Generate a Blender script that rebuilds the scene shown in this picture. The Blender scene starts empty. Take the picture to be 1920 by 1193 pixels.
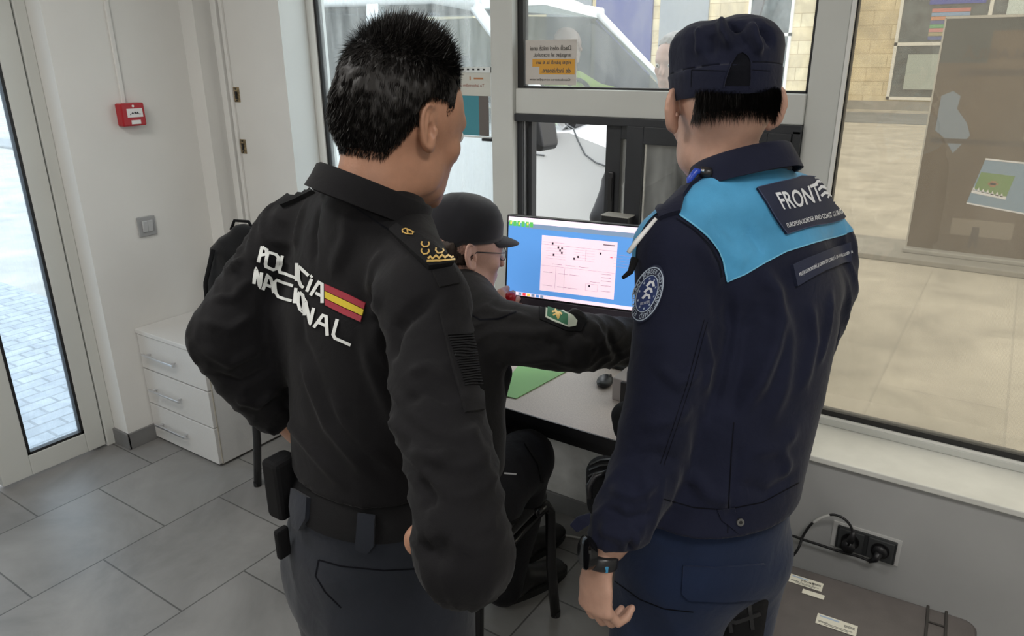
import bpy, bmesh, math, random
import numpy as np
from mathutils import Vector, Matrix
from mathutils.bvhtree import BVHTree
from mathutils.geometry import delaunay_2d_cdt
random.seed(7); rng = np.random.default_rng(7)
S = bpy.context.scene
COL = S.collection
# ------------------------------------------------------------------ camera
FPX = 1381.84
CAM = np.array([0, 0, 1.70])
CF = np.array([-.5270, .7809, -.3354]); CF /= np.linalg.norm(CF)
CR = np.array([.8303, .5572, -.0073]); CR -= CF*(CR@CF); CR /= np.linalg.norm(CR)
CU = np.cross(CR, CF)
cd = bpy.data.cameras.new('camera'); cam = bpy.data.objects.new('camera', cd); COL.objects.link(cam)
cd.sensor_width = 36; cd.lens = FPX/1920*36; cd.clip_start = .05; cd.clip_end = 300
m = Matrix.Identity(4)
for i in range(3):
    m[i][0] = CR[i]; m[i][1] = CU[i]; m[i][2] = -CF[i]; m[i][3] = CAM[i]
cam.matrix_world = m; S.camera = cam
# ------------------------------------------------------------------ light
w = bpy.data.worlds.new('overcast'); S.world = w; w.use_nodes = True
nt = w.node_tree; nt.nodes.clear()
ou = nt.nodes.new('ShaderNodeOutputWorld'); bg = nt.nodes.new('ShaderNodeBackground')
tc = nt.nodes.new('ShaderNodeTexCoord'); sx = nt.nodes.new('ShaderNodeSeparateXYZ'); cr = nt.nodes.new('ShaderNodeValToRGB')
cr.color_ramp.elements[0].position = 0; cr.color_ramp.elements[0].color = (.86, .88, .89, 1)
cr.color_ramp.elements[1].position = .5; cr.color_ramp.elements[1].color = (.93, .97, 1, 1)
nt.links.new(tc.outputs['Generated'], sx.inputs[0]); nt.links.new(sx.outputs['Z'], cr.inputs[0])
nt.links.new(cr.outputs[0], bg.inputs[0]); bg.inputs[1].default_value = 2.4
nt.links.new(bg.outputs[0], ou.inputs[0])
S.view_settings.view_transform = 'Standard'; S.view_settings.look = 'None'
S.view_settings.exposure = 0.3; S.view_settings.gamma = 1
CEIL_W = 15.0          # watts of each added ceiling fill panel
# ------------------------------------------------------------------ helpers
def at(px, py, d):
    return CAM + d*(CF + CR*(px-960)/FPX - CU*(py-596.5)/FPX)
def raydir(px, py):
    v = CF + CR*(px-960)/FPX - CU*(py-596.5)/FPX
    return v/np.linalg.norm(v)
def on_y(px, py, Y):
    v = raydir(px, py); return CAM + v*(Y/v[1])
def on_z(px, py, Z):
    v = raydir(px, py); return CAM + v*((Z-CAM[2])/v[2])
def unit(v):
    v = np.array(v, float); return v/np.linalg.norm(v)
def nd(m, t): return m.node_tree.nodes.new(t)
def mat(name, col, rough=.6, metal=0, nscale=0, namt=.15, bump=0, bscale=200, emit=0, sheen=0, sss=0, spec=.5, trans=0, alpha=1, coat=0, ncol=None, stretch=None):
    M = bpy.data.materials.new(name); M.use_nodes = True
    b = M.node_tree.nodes['Principled BSDF']; L = M.node_tree.links
    b.inputs['Base Color'].default_value = (*col, 1); b.inputs['Roughness'].default_value = rough
    b.inputs['Metallic'].default_value = metal; b.inputs['Specular IOR Level'].default_value = spec
    b.inputs['Sheen Weight'].default_value = sheen; b.inputs['Coat Weight'].default_value = coat
    b.inputs['Sheen Roughness'].default_value = .5
    b.inputs['Transmission Weight'].default_value = trans; b.inputs['Alpha'].default_value = alpha
    if sss:
        b.inputs['Subsurface Weight'].default_value = sss; b.inputs['Subsurface Radius'].default_value = (.012, .005, .003); b.inputs['Subsurface Scale'].default_value = 1
    if emit:
        b.inputs['Emission Color'].default_value = (*col, 1); b.inputs['Emission Strength'].default_value = emit
    if nscale or bump:
        t = nd(M, 'ShaderNodeTexCoord'); mp = nd(M, 'ShaderNodeMapping'); L.new(t.outputs['Object'], mp.inputs[0])
        if stretch: mp.inputs['Scale'].default_value = stretch
    if nscale:
        n = nd(M, 'ShaderNodeTexNoise'); n.inputs['Scale'].default_value = nscale; n.inputs['Detail'].default_value = 6; L.new(mp.outputs[0], n.inputs[0])
        r = nd(M, 'ShaderNodeMapRange'); r.inputs['From Min'].default_value = .3; r.inputs['From Max'].default_value = .7; L.new(n.outputs[0], r.inputs[0])
        x = nd(M, 'ShaderNodeMix'); x.data_type = 'RGBA'; L.new(r.outputs[0], x.inputs[0])
        c2 = ncol if ncol else tuple(max(0, c*(1+namt)) for c in col)
        c1 = tuple(max(0, c*(1-namt)) for c in col) if not ncol else col
        x.inputs[6].default_value = (*c1, 1); x.inputs[7].default_value = (*c2, 1)
        L.new(x.outputs[2], b.inputs['Base Color'])
    if bump:
        n2 = nd(M, 'ShaderNodeTexNoise'); n2.inputs['Scale'].default_value = bscale; n2.inputs['Detail'].default_value = 3; L.new(mp.outputs[0], n2.inputs[0])
        bp = nd(M, 'ShaderNodeBump'); bp.inputs['Strength'].default_value = bump; bp.inputs['Distance'].default_value = .002; L.new(n2.outputs[0], bp.inputs['Height'])
        L.new(bp.outputs[0], b.inputs['Normal'])
    return M
def cloth(name, col, rough=.8, sheen=.25, fold=.35):
    M = mat(name, col, rough, sheen=sheen, spec=.16, nscale=14, namt=.12)
    b = M.node_tree.nodes['Principled BSDF']; L = M.node_tree.links
    t = nd(M, 'ShaderNodeTexCoord')
    a = nd(M, 'ShaderNodeTexNoise'); a.inputs['Scale'].default_value = 22; a.inputs['Detail'].default_value = 3; a.inputs['Distortion'].default_value = .8; L.new(t.outputs['Object'], a.inputs[0])
    f = nd(M, 'ShaderNodeTexNoise'); f.inputs['Scale'].default_value = 900; L.new(t.outputs['Object'], f.inputs[0])
    b1 = nd(M, 'ShaderNodeBump'); b1.inputs['Strength'].default_value = fold; b1.inputs['Distance'].default_value = .006; L.new(a.outputs[0], b1.inputs['Height'])
    b2 = nd(M, 'ShaderNodeBump'); b2.inputs['Strength'].default_value = .25; b2.inputs['Distance'].default_value = .001; L.new(f.outputs[0], b2.inputs['Height']); L.new(b1.outputs[0], b2.inputs['Normal'])
    L.new(b2.outputs[0], b.inputs['Normal'])
    return M
def tag(o, label=None, cat=None, group=None, kind=None):
    if label: o['label'] = label
    if cat: o['category'] = cat
    if group: o['group'] = group
    if kind: o['kind'] = kind
    return o
def empty(name, loc, label=None, cat=None, group=None):
    o = bpy.data.objects.new(name, None); COL.objects.link(o); o.location = Vector(loc); o.empty_display_size = .05
    return tag(o, label, cat, group)
def link(name, me, parent=None, smooth=True):
    o = bpy.data.objects.new(name, me); COL.objects.link(o)
    if parent is not None:
        o.parent = parent
        q = parent; off = Vector((0, 0, 0))
        while q is not None: off += q.location; q = q.parent
        o.matrix_parent_inverse = Matrix.Translation(-off) if False else Matrix.Identity(4)
        o.location = -off
    if smooth and len(me.polygons): me.polygons.foreach_set('use_smooth', [True]*len(me.polygons))
    return o
# every mesh below is modelled in world coordinates; link() cancels the parent's offset
def obj(name, verts, faces, M, parent=None, smooth=False, midx=None, mats=None):
    me = bpy.data.meshes.new(name); me.from_pydata([tuple(map(float, v)) for v in verts], [], [tuple(map(int, f)) for f in faces])
    for mm in (mats or [M]): me.materials.append(mm)
    if midx is not None: me.polygons.foreach_set('material_index', midx)
    me.update()
    o = link(name, me, parent, smooth)
    bm = bmesh.new(); bm.from_mesh(me); bmesh.ops.recalc_face_normals(bm, faces=bm.faces); bm.to_mesh(me); bm.free()
    return o
class MB:
    def __init__(s): s.bm = bmesh.new()
    def box(s, lo, hi, bev=0, rot=None, about=None, seg=2):
        lo = Vector(lo); hi = Vector(hi); c = (lo+hi)/2; d = hi-lo
        r = bmesh.ops.create_cube(s.bm, size=1, matrix=Matrix.Translation(c) @ Matrix.Diagonal((abs(d.x), abs(d.y), abs(d.z), 1)))
        vs = r['verts']
        if bev:
            es = list({e for v in vs for e in v.link_edges})
            rr = bmesh.ops.bevel(s.bm, geom=es, offset=bev, segments=seg, affect='EDGES', profile=.5)
            vs = list({v for v in rr['verts']} | {v for v in vs if v.is_valid})
            fs = set(rr['faces'])
            vs = list({v for v in vs})
        if rot is not None:
            allv = set(vs)
            stack = list(vs)
            while stack:
                v = stack.pop()
                for e in v.link_edges:
                    u = e.other_vert(v)
                    if u not in allv: allv.add(u); stack.append(u)
            bmesh.ops.transform(s.bm, matrix=Matrix.Translation(about) @ rot.to_4x4() @ Matrix.Translation(-Vector(about)), verts=list(allv))
        return s
    def tube(s, pts, r, n=10, cap=True, flat=None):
        pts = [Vector(p) for p in pts]; rr = r if hasattr(r, '__len__') else [r]*len(pts)
        rings = []; up = None
        for i, p in enumerate(pts):
            t = (pts[min(i+1, len(pts)-1)]-pts[max(i-1, 0)]).normalized()
            if up is None: up = t.orthogonal().normalized()
            up = (up - t*up.dot(t)).normalized(); sd = t.cross(up)
            ring = [s.bm.verts.new(p + (up*math.cos(a)+sd*math.sin(a))*rr[i]) for a in [2*math.pi*k/n for k in range(n)]]
            rings.append(ring)
        for a, b in zip(rings, rings[1:]):
            for k in range(n): s.bm.faces.new((a[k], a[(k+1) % n], b[(k+1) % n], b[k]))
        if cap: s.bm.faces.new(rings[0][::-1]); s.bm.faces.new(rings[-1])
        return s
    def loft(s, rings, cap=True, closed=True):
        R = [[s.bm.verts.new(Vector(p)) for p in ring] for ring in rings]; n = len(R[0])
        for a, b in zip(R, R[1:]):
            for k in range(n if closed else n-1): s.bm.faces.new((a[k], a[(k+1) % n], b[(k+1) % n], b[k]))
        if cap and closed: s.bm.faces.new(R[0][::-1]); s.bm.faces.new(R[-1])
        return s
    def prism(s, poly, d):       # polygon of 3D points pushed along d
        a = [s.bm.verts.new(Vector(p)) for p in poly]; b = [s.bm.verts.new(Vector(p)+Vector(d)) for p in poly]; n = len(a)
        s.bm.faces.new(a[::-1]); s.bm.faces.new(b)
        for k in range(n): s.bm.faces.new((a[k], a[(k+1) % n], b[(k+1) % n], b[k]))
        return s
    def ell(s, c, r, rot=None, u=20, v=12):
        M4 = Matrix.Translation(Vector(c)) @ ((rot.to_4x4()) if rot is not None else Matrix.Identity(4)) @ Matrix.Diagonal((*r, 1))
        bmesh.ops.create_uvsphere(s.bm, u_segments=u, v_segments=v, radius=1, matrix=M4); return s
    def cyl(s, a, b, r, r2=None, n=24):
        return s.tube([a, b], [r, r if r2 is None else r2], n)
    def build(s, name, M, parent=None, smooth=False, bev=0):
        bmesh.ops.recalc_face_normals(s.bm, faces=s.bm.faces)
        me = bpy.data.meshes.new(name); s.bm.to_mesh(me); s.bm.free(); me.materials.append(M)
        o = link(name, me, parent, smooth)
        if smooth: me.shade_smooth() if False else None
        if bev:
            b = o.modifiers.new('bevel', 'BEVEL'); b.width = bev; b.segments = 2; b.limit_method = 'ANGLE'
        return o
def auto(o, deg=40):
    me = o.data
    bm = bmesh.new(); bm.from_mesh(me)
    for e in bm.edges:
        if len(e.link_faces) == 2 and e.calc_face_angle(0) > math.radians(deg): e.smooth = False
    for f in bm.faces: f.smooth = True
    bm.to_mesh(me); bm.free(); return o
def box(name, lo, hi, M, parent=None, bev=0): return MB().box(lo, hi).build(name, M, parent, bev=bev)
def text_mesh(body, weight=0):
    c = bpy.data.curves.new('t', 'FONT'); c.body = body; c.size = 1; c.offset = weight; c.resolution_u = 4
    o = bpy.data.objects.new('t', c); COL.objects.link(o)
    bpy.context.view_layer.update()
    me = bpy.data.meshes.new_from_object(o.evaluated_get(bpy.context.evaluated_depsgraph_get()))
    bpy.data.objects.remove(o); bpy.data.curves.remove(c)
    bm = bmesh.new(); bm.from_mesh(me); bpy.data.meshes.remove(me)
    bmesh.ops.remove_doubles(bm, verts=bm.verts, dist=1e-5)
    return bm
def text_flat(name, body, origin, u, v, width, height, M, parent=None, weight=0, mirror=False, lift=.0008):
    """text stretched to width x height on the plane origin,u,v (origin = lower left)"""
    bm = text_mesh(body, weight); xs = [q.co.x for q in bm.verts]; ys = [q.co.y for q in bm.verts]
    x0, x1, y0, y1 = min(xs), max(xs), min(ys), max(ys); u = Vector(u); v = Vector(v); n = u.cross(v).normalized(); o = Vector(origin)
    for q in bm.verts:
        a = (q.co.x-x0)/(x1-x0); b = (q.co.y-y0)/(y1-y0)
        if mirror: a = 1-a
        q.co = o + u*(a*width) + v*(b*height) + n*lift
    me = bpy.data.meshes.new(name); bm.to_mesh(me); bm.free(); me.materials.append(M)
    return link(name, me, parent, False)
# ------------------------------------------------------------------ materials
white_wall = mat('painted_wall', (.74, .735, .71), .7, nscale=3, namt=.03, bump=.05, bscale=60)
grey_wall = mat('grey_painted_wall', (.47, .475, .47), .5, nscale=5, namt=.05, bump=.04, bscale=40)
rough_wall = mat('scuffed_wall', (.52, .52, .50), .7, nscale=16, namt=.14, bump=.1, bscale=60)
pvc = mat('grey_white_window_profile', (.60, .61, .58), .4, nscale=4, namt=.03)
pvcw = mat('white_window_profile', (.80, .80, .77), .35)
gasket = mat('black_gasket', (.012, .012, .013), .5)
anth = mat('anthracite_aluminium', (.022, .024, .028), .45, nscale=8, namt=.15)
chrome = mat('satin_metal', (.75, .75, .76), .3, 1)
brass = mat('aged_brass', (.32, .25, .15), .45, .8, nscale=80, namt=.6)
blackp = mat('black_plastic', (.015, .015, .017), .35)
blackm = mat('black_powder_coat', (.012, .012, .013), .35)
whitep = mat('white_plastic', (.8, .8, .79), .4)
inkm = mat('printed_ink', (.03, .03, .035), .6)
paperm = mat('white_paper', (.85, .84, .82), .7)
# floor: square stone tiles in running bond
ft = mat('stone_floor_tile', (.15, .145, .14), .42, bump=.08, bscale=30)
def tile_nodes(M, x0, y0, bw, bh, c1, c2, cm, ms, noise=2.2, swap=True, rough=(.3, .55)):
    N = M.node_tree.nodes; L = M.node_tree.links; b = N['Principled BSDF']
    g = nd(M, 'ShaderNodeTexCoord'); s = nd(M, 'ShaderNodeSeparateXYZ'); L.new(g.outputs['Object'], s.inputs[0])
    a1 = nd(M, 'ShaderNodeMath'); a1.operation = 'SUBTRACT'; a2 = nd(M, 'ShaderNodeMath'); a2.operation = 'SUBTRACT'
    L.new(s.outputs['Y' if swap else 'X'], a1.inputs[0]); a1.inputs[1].default_value = y0 if swap else x0
    L.new(s.outputs['X' if swap else 'Y'], a2.inputs[0]); a2.inputs[1].default_value = x0 if swap else y0
    c = nd(M, 'ShaderNodeCombineXYZ'); L.new(a1.outputs[0], c.inputs[0]); L.new(a2.outputs[0], c.inputs[1])
    k = nd(M, 'ShaderNodeTexBrick'); k.inputs['Scale'].default_value = 1; k.inputs['Brick Width'].default_value = bw; k.inputs['Row Height'].default_value = bh
    k.inputs['Mortar Size'].default_value = ms; k.inputs['Mortar Smooth'].default_value = .1; k.inputs['Color1'].default_value = (*c1, 1); k.inputs['Color2'].default_value = (*c2, 1); k.inputs['Mortar'].default_value = (*cm, 1)
    k.offset = .5; k.offset_frequency = 2; L.new(c.outputs[0], k.inputs[0])
    n = nd(M, 'ShaderNodeTexNoise'); n.inputs['Scale'].default_value = noise; n.inputs['Detail'].default_value = 9; n.inputs['Roughness'].default_value = .62; n.inputs['Distortion'].default_value = .6; L.new(g.outputs['Object'], n.inputs[0])
    r = nd(M, 'ShaderNodeMapRange'); r.inputs['From Min'].default_value = .3; r.inputs['From Max'].default_value = .7; r.inputs['To Min'].default_value = .72; r.inputs['To Max'].default_value = 1.25; L.new(n.outputs[0], r.inputs[0])
    x = nd(M, 'ShaderNodeMix'); x.data_type = 'RGBA'; x.blend_type = 'MULTIPLY'; x.inputs[0].default_value = 1
    L.new(k.outputs['Color'], x.inputs[6]); L.new(r.outputs[0], x.inputs[7]); L.new(x.outputs[2], b.inputs['Base Color'])
    rr = nd(M, 'ShaderNodeMapRange'); rr.inputs['To Min'].default_value = rough[0]; rr.inputs['To Max'].default_value = rough[1]; L.new(n.outputs[0], rr.inputs[0]); L.new(rr.outputs[0], b.inputs['Roughness'])
    bp = nd(M, 'ShaderNodeBump'); bp.invert = True; bp.inputs['Strength'].default_value = .6; bp.inputs['Distance'].default_value = .002; L.new(k.outputs['Fac'], bp.inputs['Height']); L.new(bp.outputs[0], b.inputs['Normal'])
tile_nodes(ft, -2.465-.4775*20, .767-.48*20, .48, .4775, (.205, .20, .195), (.235, .23, .222), (.085, .083, .08), .003)
skirt = mat('grey_skirting_tile', (.17, .17, .17), .45, nscale=6, namt=.2)
def glassmat(name, tint=(1, 1, 1), dirt=.1, dirtcol=(.8, .82, .8), ior=1.3, scale=3, stretch=(3, 3, .6), dots=False, base=0.0):
    """thin pane: see-through, a little mirror, and a film of real dust on it"""
    M = bpy.data.materials.new(name); M.use_nodes = True; N = M.node_tree.nodes; L = M.node_tree.links; N.clear()
    o = N.new('ShaderNodeOutputMaterial'); tr = N.new('ShaderNodeBsdfTransparent'); tr.inputs[0].default_value = (*tint, 1)
    gl = N.new('ShaderNodeBsdfGlossy'); gl.inputs['Roughness'].default_value = .02
    lw = N.new('ShaderNodeLayerWeight'); lw.inputs[0].default_value = .5; pw = N.new('ShaderNodeMath'); pw.operation = 'POWER'; pw.inputs[1].default_value = 4; L.new(lw.outputs['Facing'], pw.inputs[0])
    fr = N.new('ShaderNodeMath'); fr.operation = 'MULTIPLY_ADD'; fr.inputs[1].default_value = (ior-1)*2; fr.inputs[2].default_value = (ior-1)*.12; L.new(pw.outputs[0], fr.inputs[0])
    m1 = N.new('ShaderNodeMixShader'); L.new(fr.outputs[0], m1.inputs[0]); L.new(tr.outputs[0], m1.inputs[1]); L.new(gl.outputs[0], m1.inputs[2])
    tl = N.new('ShaderNodeBsdfTranslucent'); tl.inputs[0].default_value = (*dirtcol, 1); df = N.new('ShaderNodeBsdfDiffuse'); df.inputs[0].default_value = (*dirtcol, 1)
    m0 = N.new('ShaderNodeMixShader'); m0.inputs[0].default_value = .25; L.new(tl.outputs[0], m0.inputs[1]); L.new(df.outputs[0], m0.inputs[2])
    t = N.new('ShaderNodeTexCoord'); mp = N.new('ShaderNodeMapping'); mp.inputs['Scale'].default_value = stretch; L.new(t.outputs['Object'], mp.inputs[0])
    n = N.new('ShaderNodeTexNoise'); n.inputs['Scale'].default_value = scale; n.inputs['Detail'].default_value = 10; n.inputs['Roughness'].default_value = .7; L.new(mp.outputs[0], n.inputs[0])
    r = N.new('ShaderNodeMapRange'); r.inputs['From Min'].default_value = .35; r.inputs['From Max'].default_value = .75; r.inputs['To Min'].default_value = base; r.inputs['To Max'].default_value = base+dirt; L.new(n.outputs[0], r.inputs[0])
    fac = r.outputs[0]
    if dots:
        v = N.new('ShaderNodeTexVoronoi'); v.inputs['Scale'].default_value = 330; v.inputs['Randomness'].default_value = 0; L.new(t.outputs['Object'], v.inputs[0])
        q = N.new('ShaderNodeMapRange'); q.inputs['From Min'].default_value = .25; q.inputs['From Max'].default_value = .6; q.inputs['To Min'].default_value = .0; q.inputs['To Max'].default_value = dots; L.new(v.outputs['Distance'], q.inputs[0])
        ad = N.new('ShaderNodeMath'); ad.operation = 'ADD'; L.new(r.outputs[0], ad.inputs[0]); L.new(q.outputs[0], ad.inputs[1]); fac = ad.outputs[0]
    m2 = N.new('ShaderNodeMixShader'); L.new(fac, m2.inputs[0]); L.new(m1.outputs[0], m2.inputs[1]); L.new(m0.outputs[0], m2.inputs[2])
    L.new(m2.outputs[0], o.inputs[0]); return M
g_left = glassmat('dusty_pane', (.9, .95, .97), .32, (.82, .85, .85), base=.07, scale=2.5, stretch=(6, 6, .7))
g_up = glassmat('smeared_pane', (.93, .95, .95), .20, (.7, .72, .70), base=.03, scale=4, stretch=(3, 3, 1))
g_film = glassmat('perforated_film_pane', (.72, .69, .62), .06, (.5, .47, .42), base=.07, dots=.15)
g_door = glassmat('textured_door_pane', (.86, .94, 1), .22, (.8, .88, .98), base=.05, scale=30, stretch=(3, 3, .35))
g_serv = glassmat('service_pane', (.55, .55, .53), .25, (.7, .7, .68), base=.02)
# ------------------------------------------------------------------ room shell
W = 2.17; G = 2.40; WX = -3.15; TOP = 2.75
def st(o): o['kind'] = 'structure'; return o
st(box('floor', (-3.5, -2.6, -.05), (2.6, 2.45, 0), ft))
st(box('ceiling', (-3.5, -2.6, TOP), (2.6, 2.6, TOP+.1), white_wall))
b = MB(); b.box((-3.45, 1.51, 0), (WX, W, TOP)); b.box((-3.45, -2.6, 0), (WX, .55, TOP)); b.box((-3.45, .55, 2.12), (WX, 1.51, TOP)); b.box((WX, 2.085, 0), (WX+.10, W, TOP))
st(b.build('wall_left', white_wall))
b = MB(); b.box((WX-.3, W, 0), (-2.75, W+.3, TOP)); b.prism([(-2.6, W, 0), (-2.6, W+.001, 0), (-2.684, W+.24, 0), (-2.684, W+.3, 0), (-2.75, W+.3, 0), (-2.75, W, 0)][::-1], (0, 0, TOP))
b.box((-2.7, W+.004, 2.45), (2.6, W+.30, TOP)); b.box((1.65, W, 0), (2.6, W+.3, TOP))
st(b.build('wall_back', white_wall))
st(box('wall_right', (2.5, -2.6, 0), (2.6, W, TOP), white_wall)); st(box('wall_front', (-3.45, -2.6, 0), (2.6, -2.5, TOP), white_wall))
b = MB(); b.box((-.62, W, 0), (1.65, W+.3, .525)); st(b.build('wall_below_window', grey_wall))
b = MB(); b.box((-2.6, W, 0), (-.62, W+.3, .525)); st(b.build('wall_below_desk', rough_wall))
b = MB(); b.box((-2.60, W-.018, .522), (1.65, W+.25, .541)); st(b.build('trim_1', mat('window_sill_board', (.80, .80, .75), .5, nscale=10, namt=.06), bev=.003))
b = MB(); b.box((-2.6, W-.012, 0), (1.65, W, .078)); b.box((WX+.1, W-.012, 0), (-2.6, W, .078)); st(b.build('baseboard_back', skirt, bev=.002))
b = MB(); b.box((WX, 1.50, 0), (WX+.012, 2.085, .078)); b.box((-3.30, 1.498, 0), (WX+.012, 1.51, .078)); b.box((WX, -2.5, 0), (WX+.012, .55, .078)); st(b.build('baseboard_left', skirt, bev=.002))
# cable channel and closed shutter leaf on the narrow wall beside the window
b = MB(); b.box((-3.02, W-.02, .0), (-2.985, W, TOP)); b.box((-2.975, W-.012, .0), (-2.955, W, TOP)); st(b.build('trim_2', white_wall, bev=.002))
for i, z in enumerate((1.545, 1.318)):
    t = empty('strike_plate', (-2.938, W-.004, z), ['upper brass strike plate on the narrow white wall left of the window', 'lower brass strike plate on the narrow white wall left of the window'][i], 'strike plate', 'brass strike plates on the wall')
    b = MB(); b.box((-2.958, W-.004, z-.032), (-2.918, W, z+.032)); p = b.build('plate', brass, t, bev=.001)
    b = MB(); b.box((-2.944, W-.007, z-.018), (-2.932, W-.003, z+.014)); b.cyl((-2.938, W-.006, z+.024), (-2.938, W-.003, z+.024), .004, n=10); b.cyl((-2.938, W-.006, z-.025), (-2.938, W-.003, z-.025), .004, n=10)
    b.build('slot', gasket, t)
# ---- door_1: glazed leaf; door_2: its neighbour
def leaf(idx, y0, y1, gl0, gl1, hinge=True):
    root = empty('door_%d' % idx, (-3.28, (y0+y1)/2, 0)); root['kind'] = 'structure'
    b = MB(); X0, X1 = -3.32, -3.265
    b.box((X0, y0+.004, .012), (X1, gl0, 2.08)); b.box((X0, gl1, .012), (X1, y1-.004, 2.08)); b.box((X0, gl0, .012), (X1, gl1, .105)); b.box((X0, gl0, 1.98), (X1, gl1, 2.08))
    o = b.build('leaf_frame', pvc, root, bev=.003)
    b = MB()
    for (a, c, e, h) in ((gl0, gl0+.012, .105, 1.98), (gl1-.012, gl1, .105, 1.98), (gl0, gl1, .105, .117), (gl0, gl1, 1.968, 1.98)): b.box((-3.30, a, e), (-3.268, c, h))
    b.build('gasket', gasket, root)
    b = MB(); b.box((-3.296, gl0+.01, .115), (-3.290, gl1-.01, 1.97)); b.build('glass', g_door, root)
    return root
leaf(1, 1.02, 1.462, 1.14, 1.378); leaf(2, .58, 1.016, .70, .90)
b = MB(); b.box((-3.34, 1.464, 0), (-3.262, 1.51, 2.12)); b.box((-3.34, .55, 2.085), (-3.262, 1.51, 2.12)); b.box((-3.34, .55, 0), (-3.262, .578, 2.12)); b.box((-3.37, 1.44, 0), (-3.34, 1.51, 2.12))
st(b.build('trim_3', pvc, bev=.004))
# ---- window wall frames (glazing plane G)
b = MB()
D0, D1 = G-.02, G+.05
b.box((-2.686, D0, .541), (-2.632, D1, 2.45)); b.box((-2.632, D0, .541), (-1.673, D1, .60)); b.box((-2.632, D0, 2.38), (-1.673, D1, 2.45))
o = b.build('window_1', pvcw, bev=.004); st(o)
b = MB(); b.box((-2.634, G-.012, .60), (-2.618, G+.02, 2.38)); b.box((-2.62, G-.012, .60), (-1.673, G+.02, .615)); b.build('gasket', gasket, o)
b = MB(); b.box((-2.62, G, .61), (-1.673, G+.006, 2.38)); b.build('glass', g_left, o)
b = MB()
b.box((-1.673, D0-.03, .541), (-1.576, D1, 2.45)); b.box((-.545, D0, .541), (-.452, D1, 2.45))
b.box((-.452, D0, .541), (1.65, D1, .566)); b.box((-.452, D0, 2.38), (1.65, D1, 2.45)); b.box((1.60, D0, .56), (1.65, D1, 2.45))
b.box((-1.576, D0-.012, 1.497), (-.545, D1, 1.587)); b.box((-1.576, D0, .541), (-.545, D1, .70)); b.box((-1.576, D0, 2.38), (-.545, D1, 2.45))
o = b.build('window_2', pvc, bev=.004); st(o)
b = MB()
b.box((-1.578, G-.014, 1.585), (-1.552, G+.02, 2.38)); b.box((-1.552, G-.010, 1.587), (-.545, G+.02, 1.594)); b.box((-.553, G-.010, 1.59), (-.545, G+.02, 2.38))
b.box((-.455, G-.016, .56), (-.438, G+.02, 2.38)); b.box((-.452, G-.012, .566), (1.60, G+.02, .592))
b.build('gasket', gasket, o)
b = MB(); b.box((-1.552, G, 1.592), (-.55, G+.006, 2.38)); b.build('glass', g_up, o)
b = MB(); b.box((-.44, G, .585), (1.60, G+.006, 2.38)); b.build('glass', g_film, o)
b = MB(); b.box((-.44, G-.018, .5655), (1.60, G-.012, .574)); b.box((-.441, G-.03, .57), (-.452, G-.02, 2.38)); b.build('window_bead', pvcw, o)
# ---- sliding service window, anthracite, left half open
sv = empty('window_3', (-1.06, G, .70)); st(sv)
b = MB()
b.box((-1.576, G-.04, 1.470), (-.545, G+.05, 1.497)); b.box((-1.576, G-.04, .70), (-.545, G+.05, .735)); b.box((-1.576, G-.02, .70), (-1.553, G+.05, 1.48)); b.box((-.57, G-.04, .70), (-.545, G+.05, 1.48)); b.box((-1.545, G+.01, .73), (-1.53, G+.045, 1.47))
b.build('outer_frame', anth, sv, bev=.002)
b = MB(); b.box((-1.556, G-.01, .72), (-1.550, G+.03, 1.47)); b.build('track', chrome, sv)
b = MB(); y0, y1 = G-.035, G-.005
b.box((-1.205, y0+.02, .735), (-1.147, y1+.02, 1.470)); b.box((-1.147, y0+.02, 1.425), (-1.08, y1+.02, 1.470)); b.box((-1.147, y0+.02, .735), (-1.08, y1+.02, .79))
b.build('rear_sash', anth, sv, bev=.002)
b = MB(); b.box((-1.147, G, .79), (-1.08, G+.005, 1.425)); b.build('glass', g_serv, sv)
b = MB(); b.box((-1.112, y0-.012, .735), (-1.05, y1, 1.472)); b.box((-.64, y0-.012, .735), (-.57, y1, 1.472)); b.box((-1.05, y0-.012, 1.415), (-.64, y1, 1.472)); b.box((-1.05, y0-.012, .735), (-.64, y1, .80))
b.build('front_sash', anth, sv, bev=.002)
b = MB(); b.box((-1.05, G-.03, .80), (-.64, G-.024, 1.415)); b.build('glass', g_serv, sv)
b = MB(); b.box((-1.052, G-.034, .80), (-1.047, G-.02, 1.415)); b.box((-.66, G-.055, .80), (-.652, G-.045, 1.44)); b.build('edge_strip', chrome, sv)
b = MB(); b.box((-1.188, G-.026, 1.13), (-1.166, G-.012, 1.31)); b.build('handle', blackp, sv, bev=.004)
b = MB(); b.box((-1.184, G-.030, 1.21), (-1.170, G-.022, 1.29)); b.build('handle_recess', gasket, sv)
# ------------------------------------------------------------------ wall items
t = empty('fire_call_point', (WX, 1.775, 1.43), 'red manual fire call point with a white label on the left wall', 'fire alarm')
redp = mat('red_plastic', (.42, .012, .02), .35)
b = MB(); b.box((WX, 1.722, 1.432), (WX+.045, 1.825, 1.525), .006); b.build('housing', redp, t)
b = MB(); b.box((WX+.045, 1.745, 1.468), (WX+.048, 1.812, 1.503)); b.build('label_panel', whitep, t)
b = MB(); b.box((WX+.045, 1.758, 1.440), (WX+.048, 1.798, 1.456)); b.build('instruction_strip', whitep, t)
b = MB()
for yy in (1.768, 1.789): b.prism([(WX+.048, yy-.006, 1.482), (WX+.048, yy+.006, 1.482), (WX+.048, yy, 1.490)], (.001, 0, 0))
b.cyl((WX+.048, 1.7785, 1.486), (WX+.0492, 1.7785, 1.486), .004, n=16)
for yy in (1.758, 1.799): b.box((WX+.048, yy-.002, 1.478), (WX+.049, yy+.002, 1.482))
b.build('symbol', inkm, t)
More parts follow.
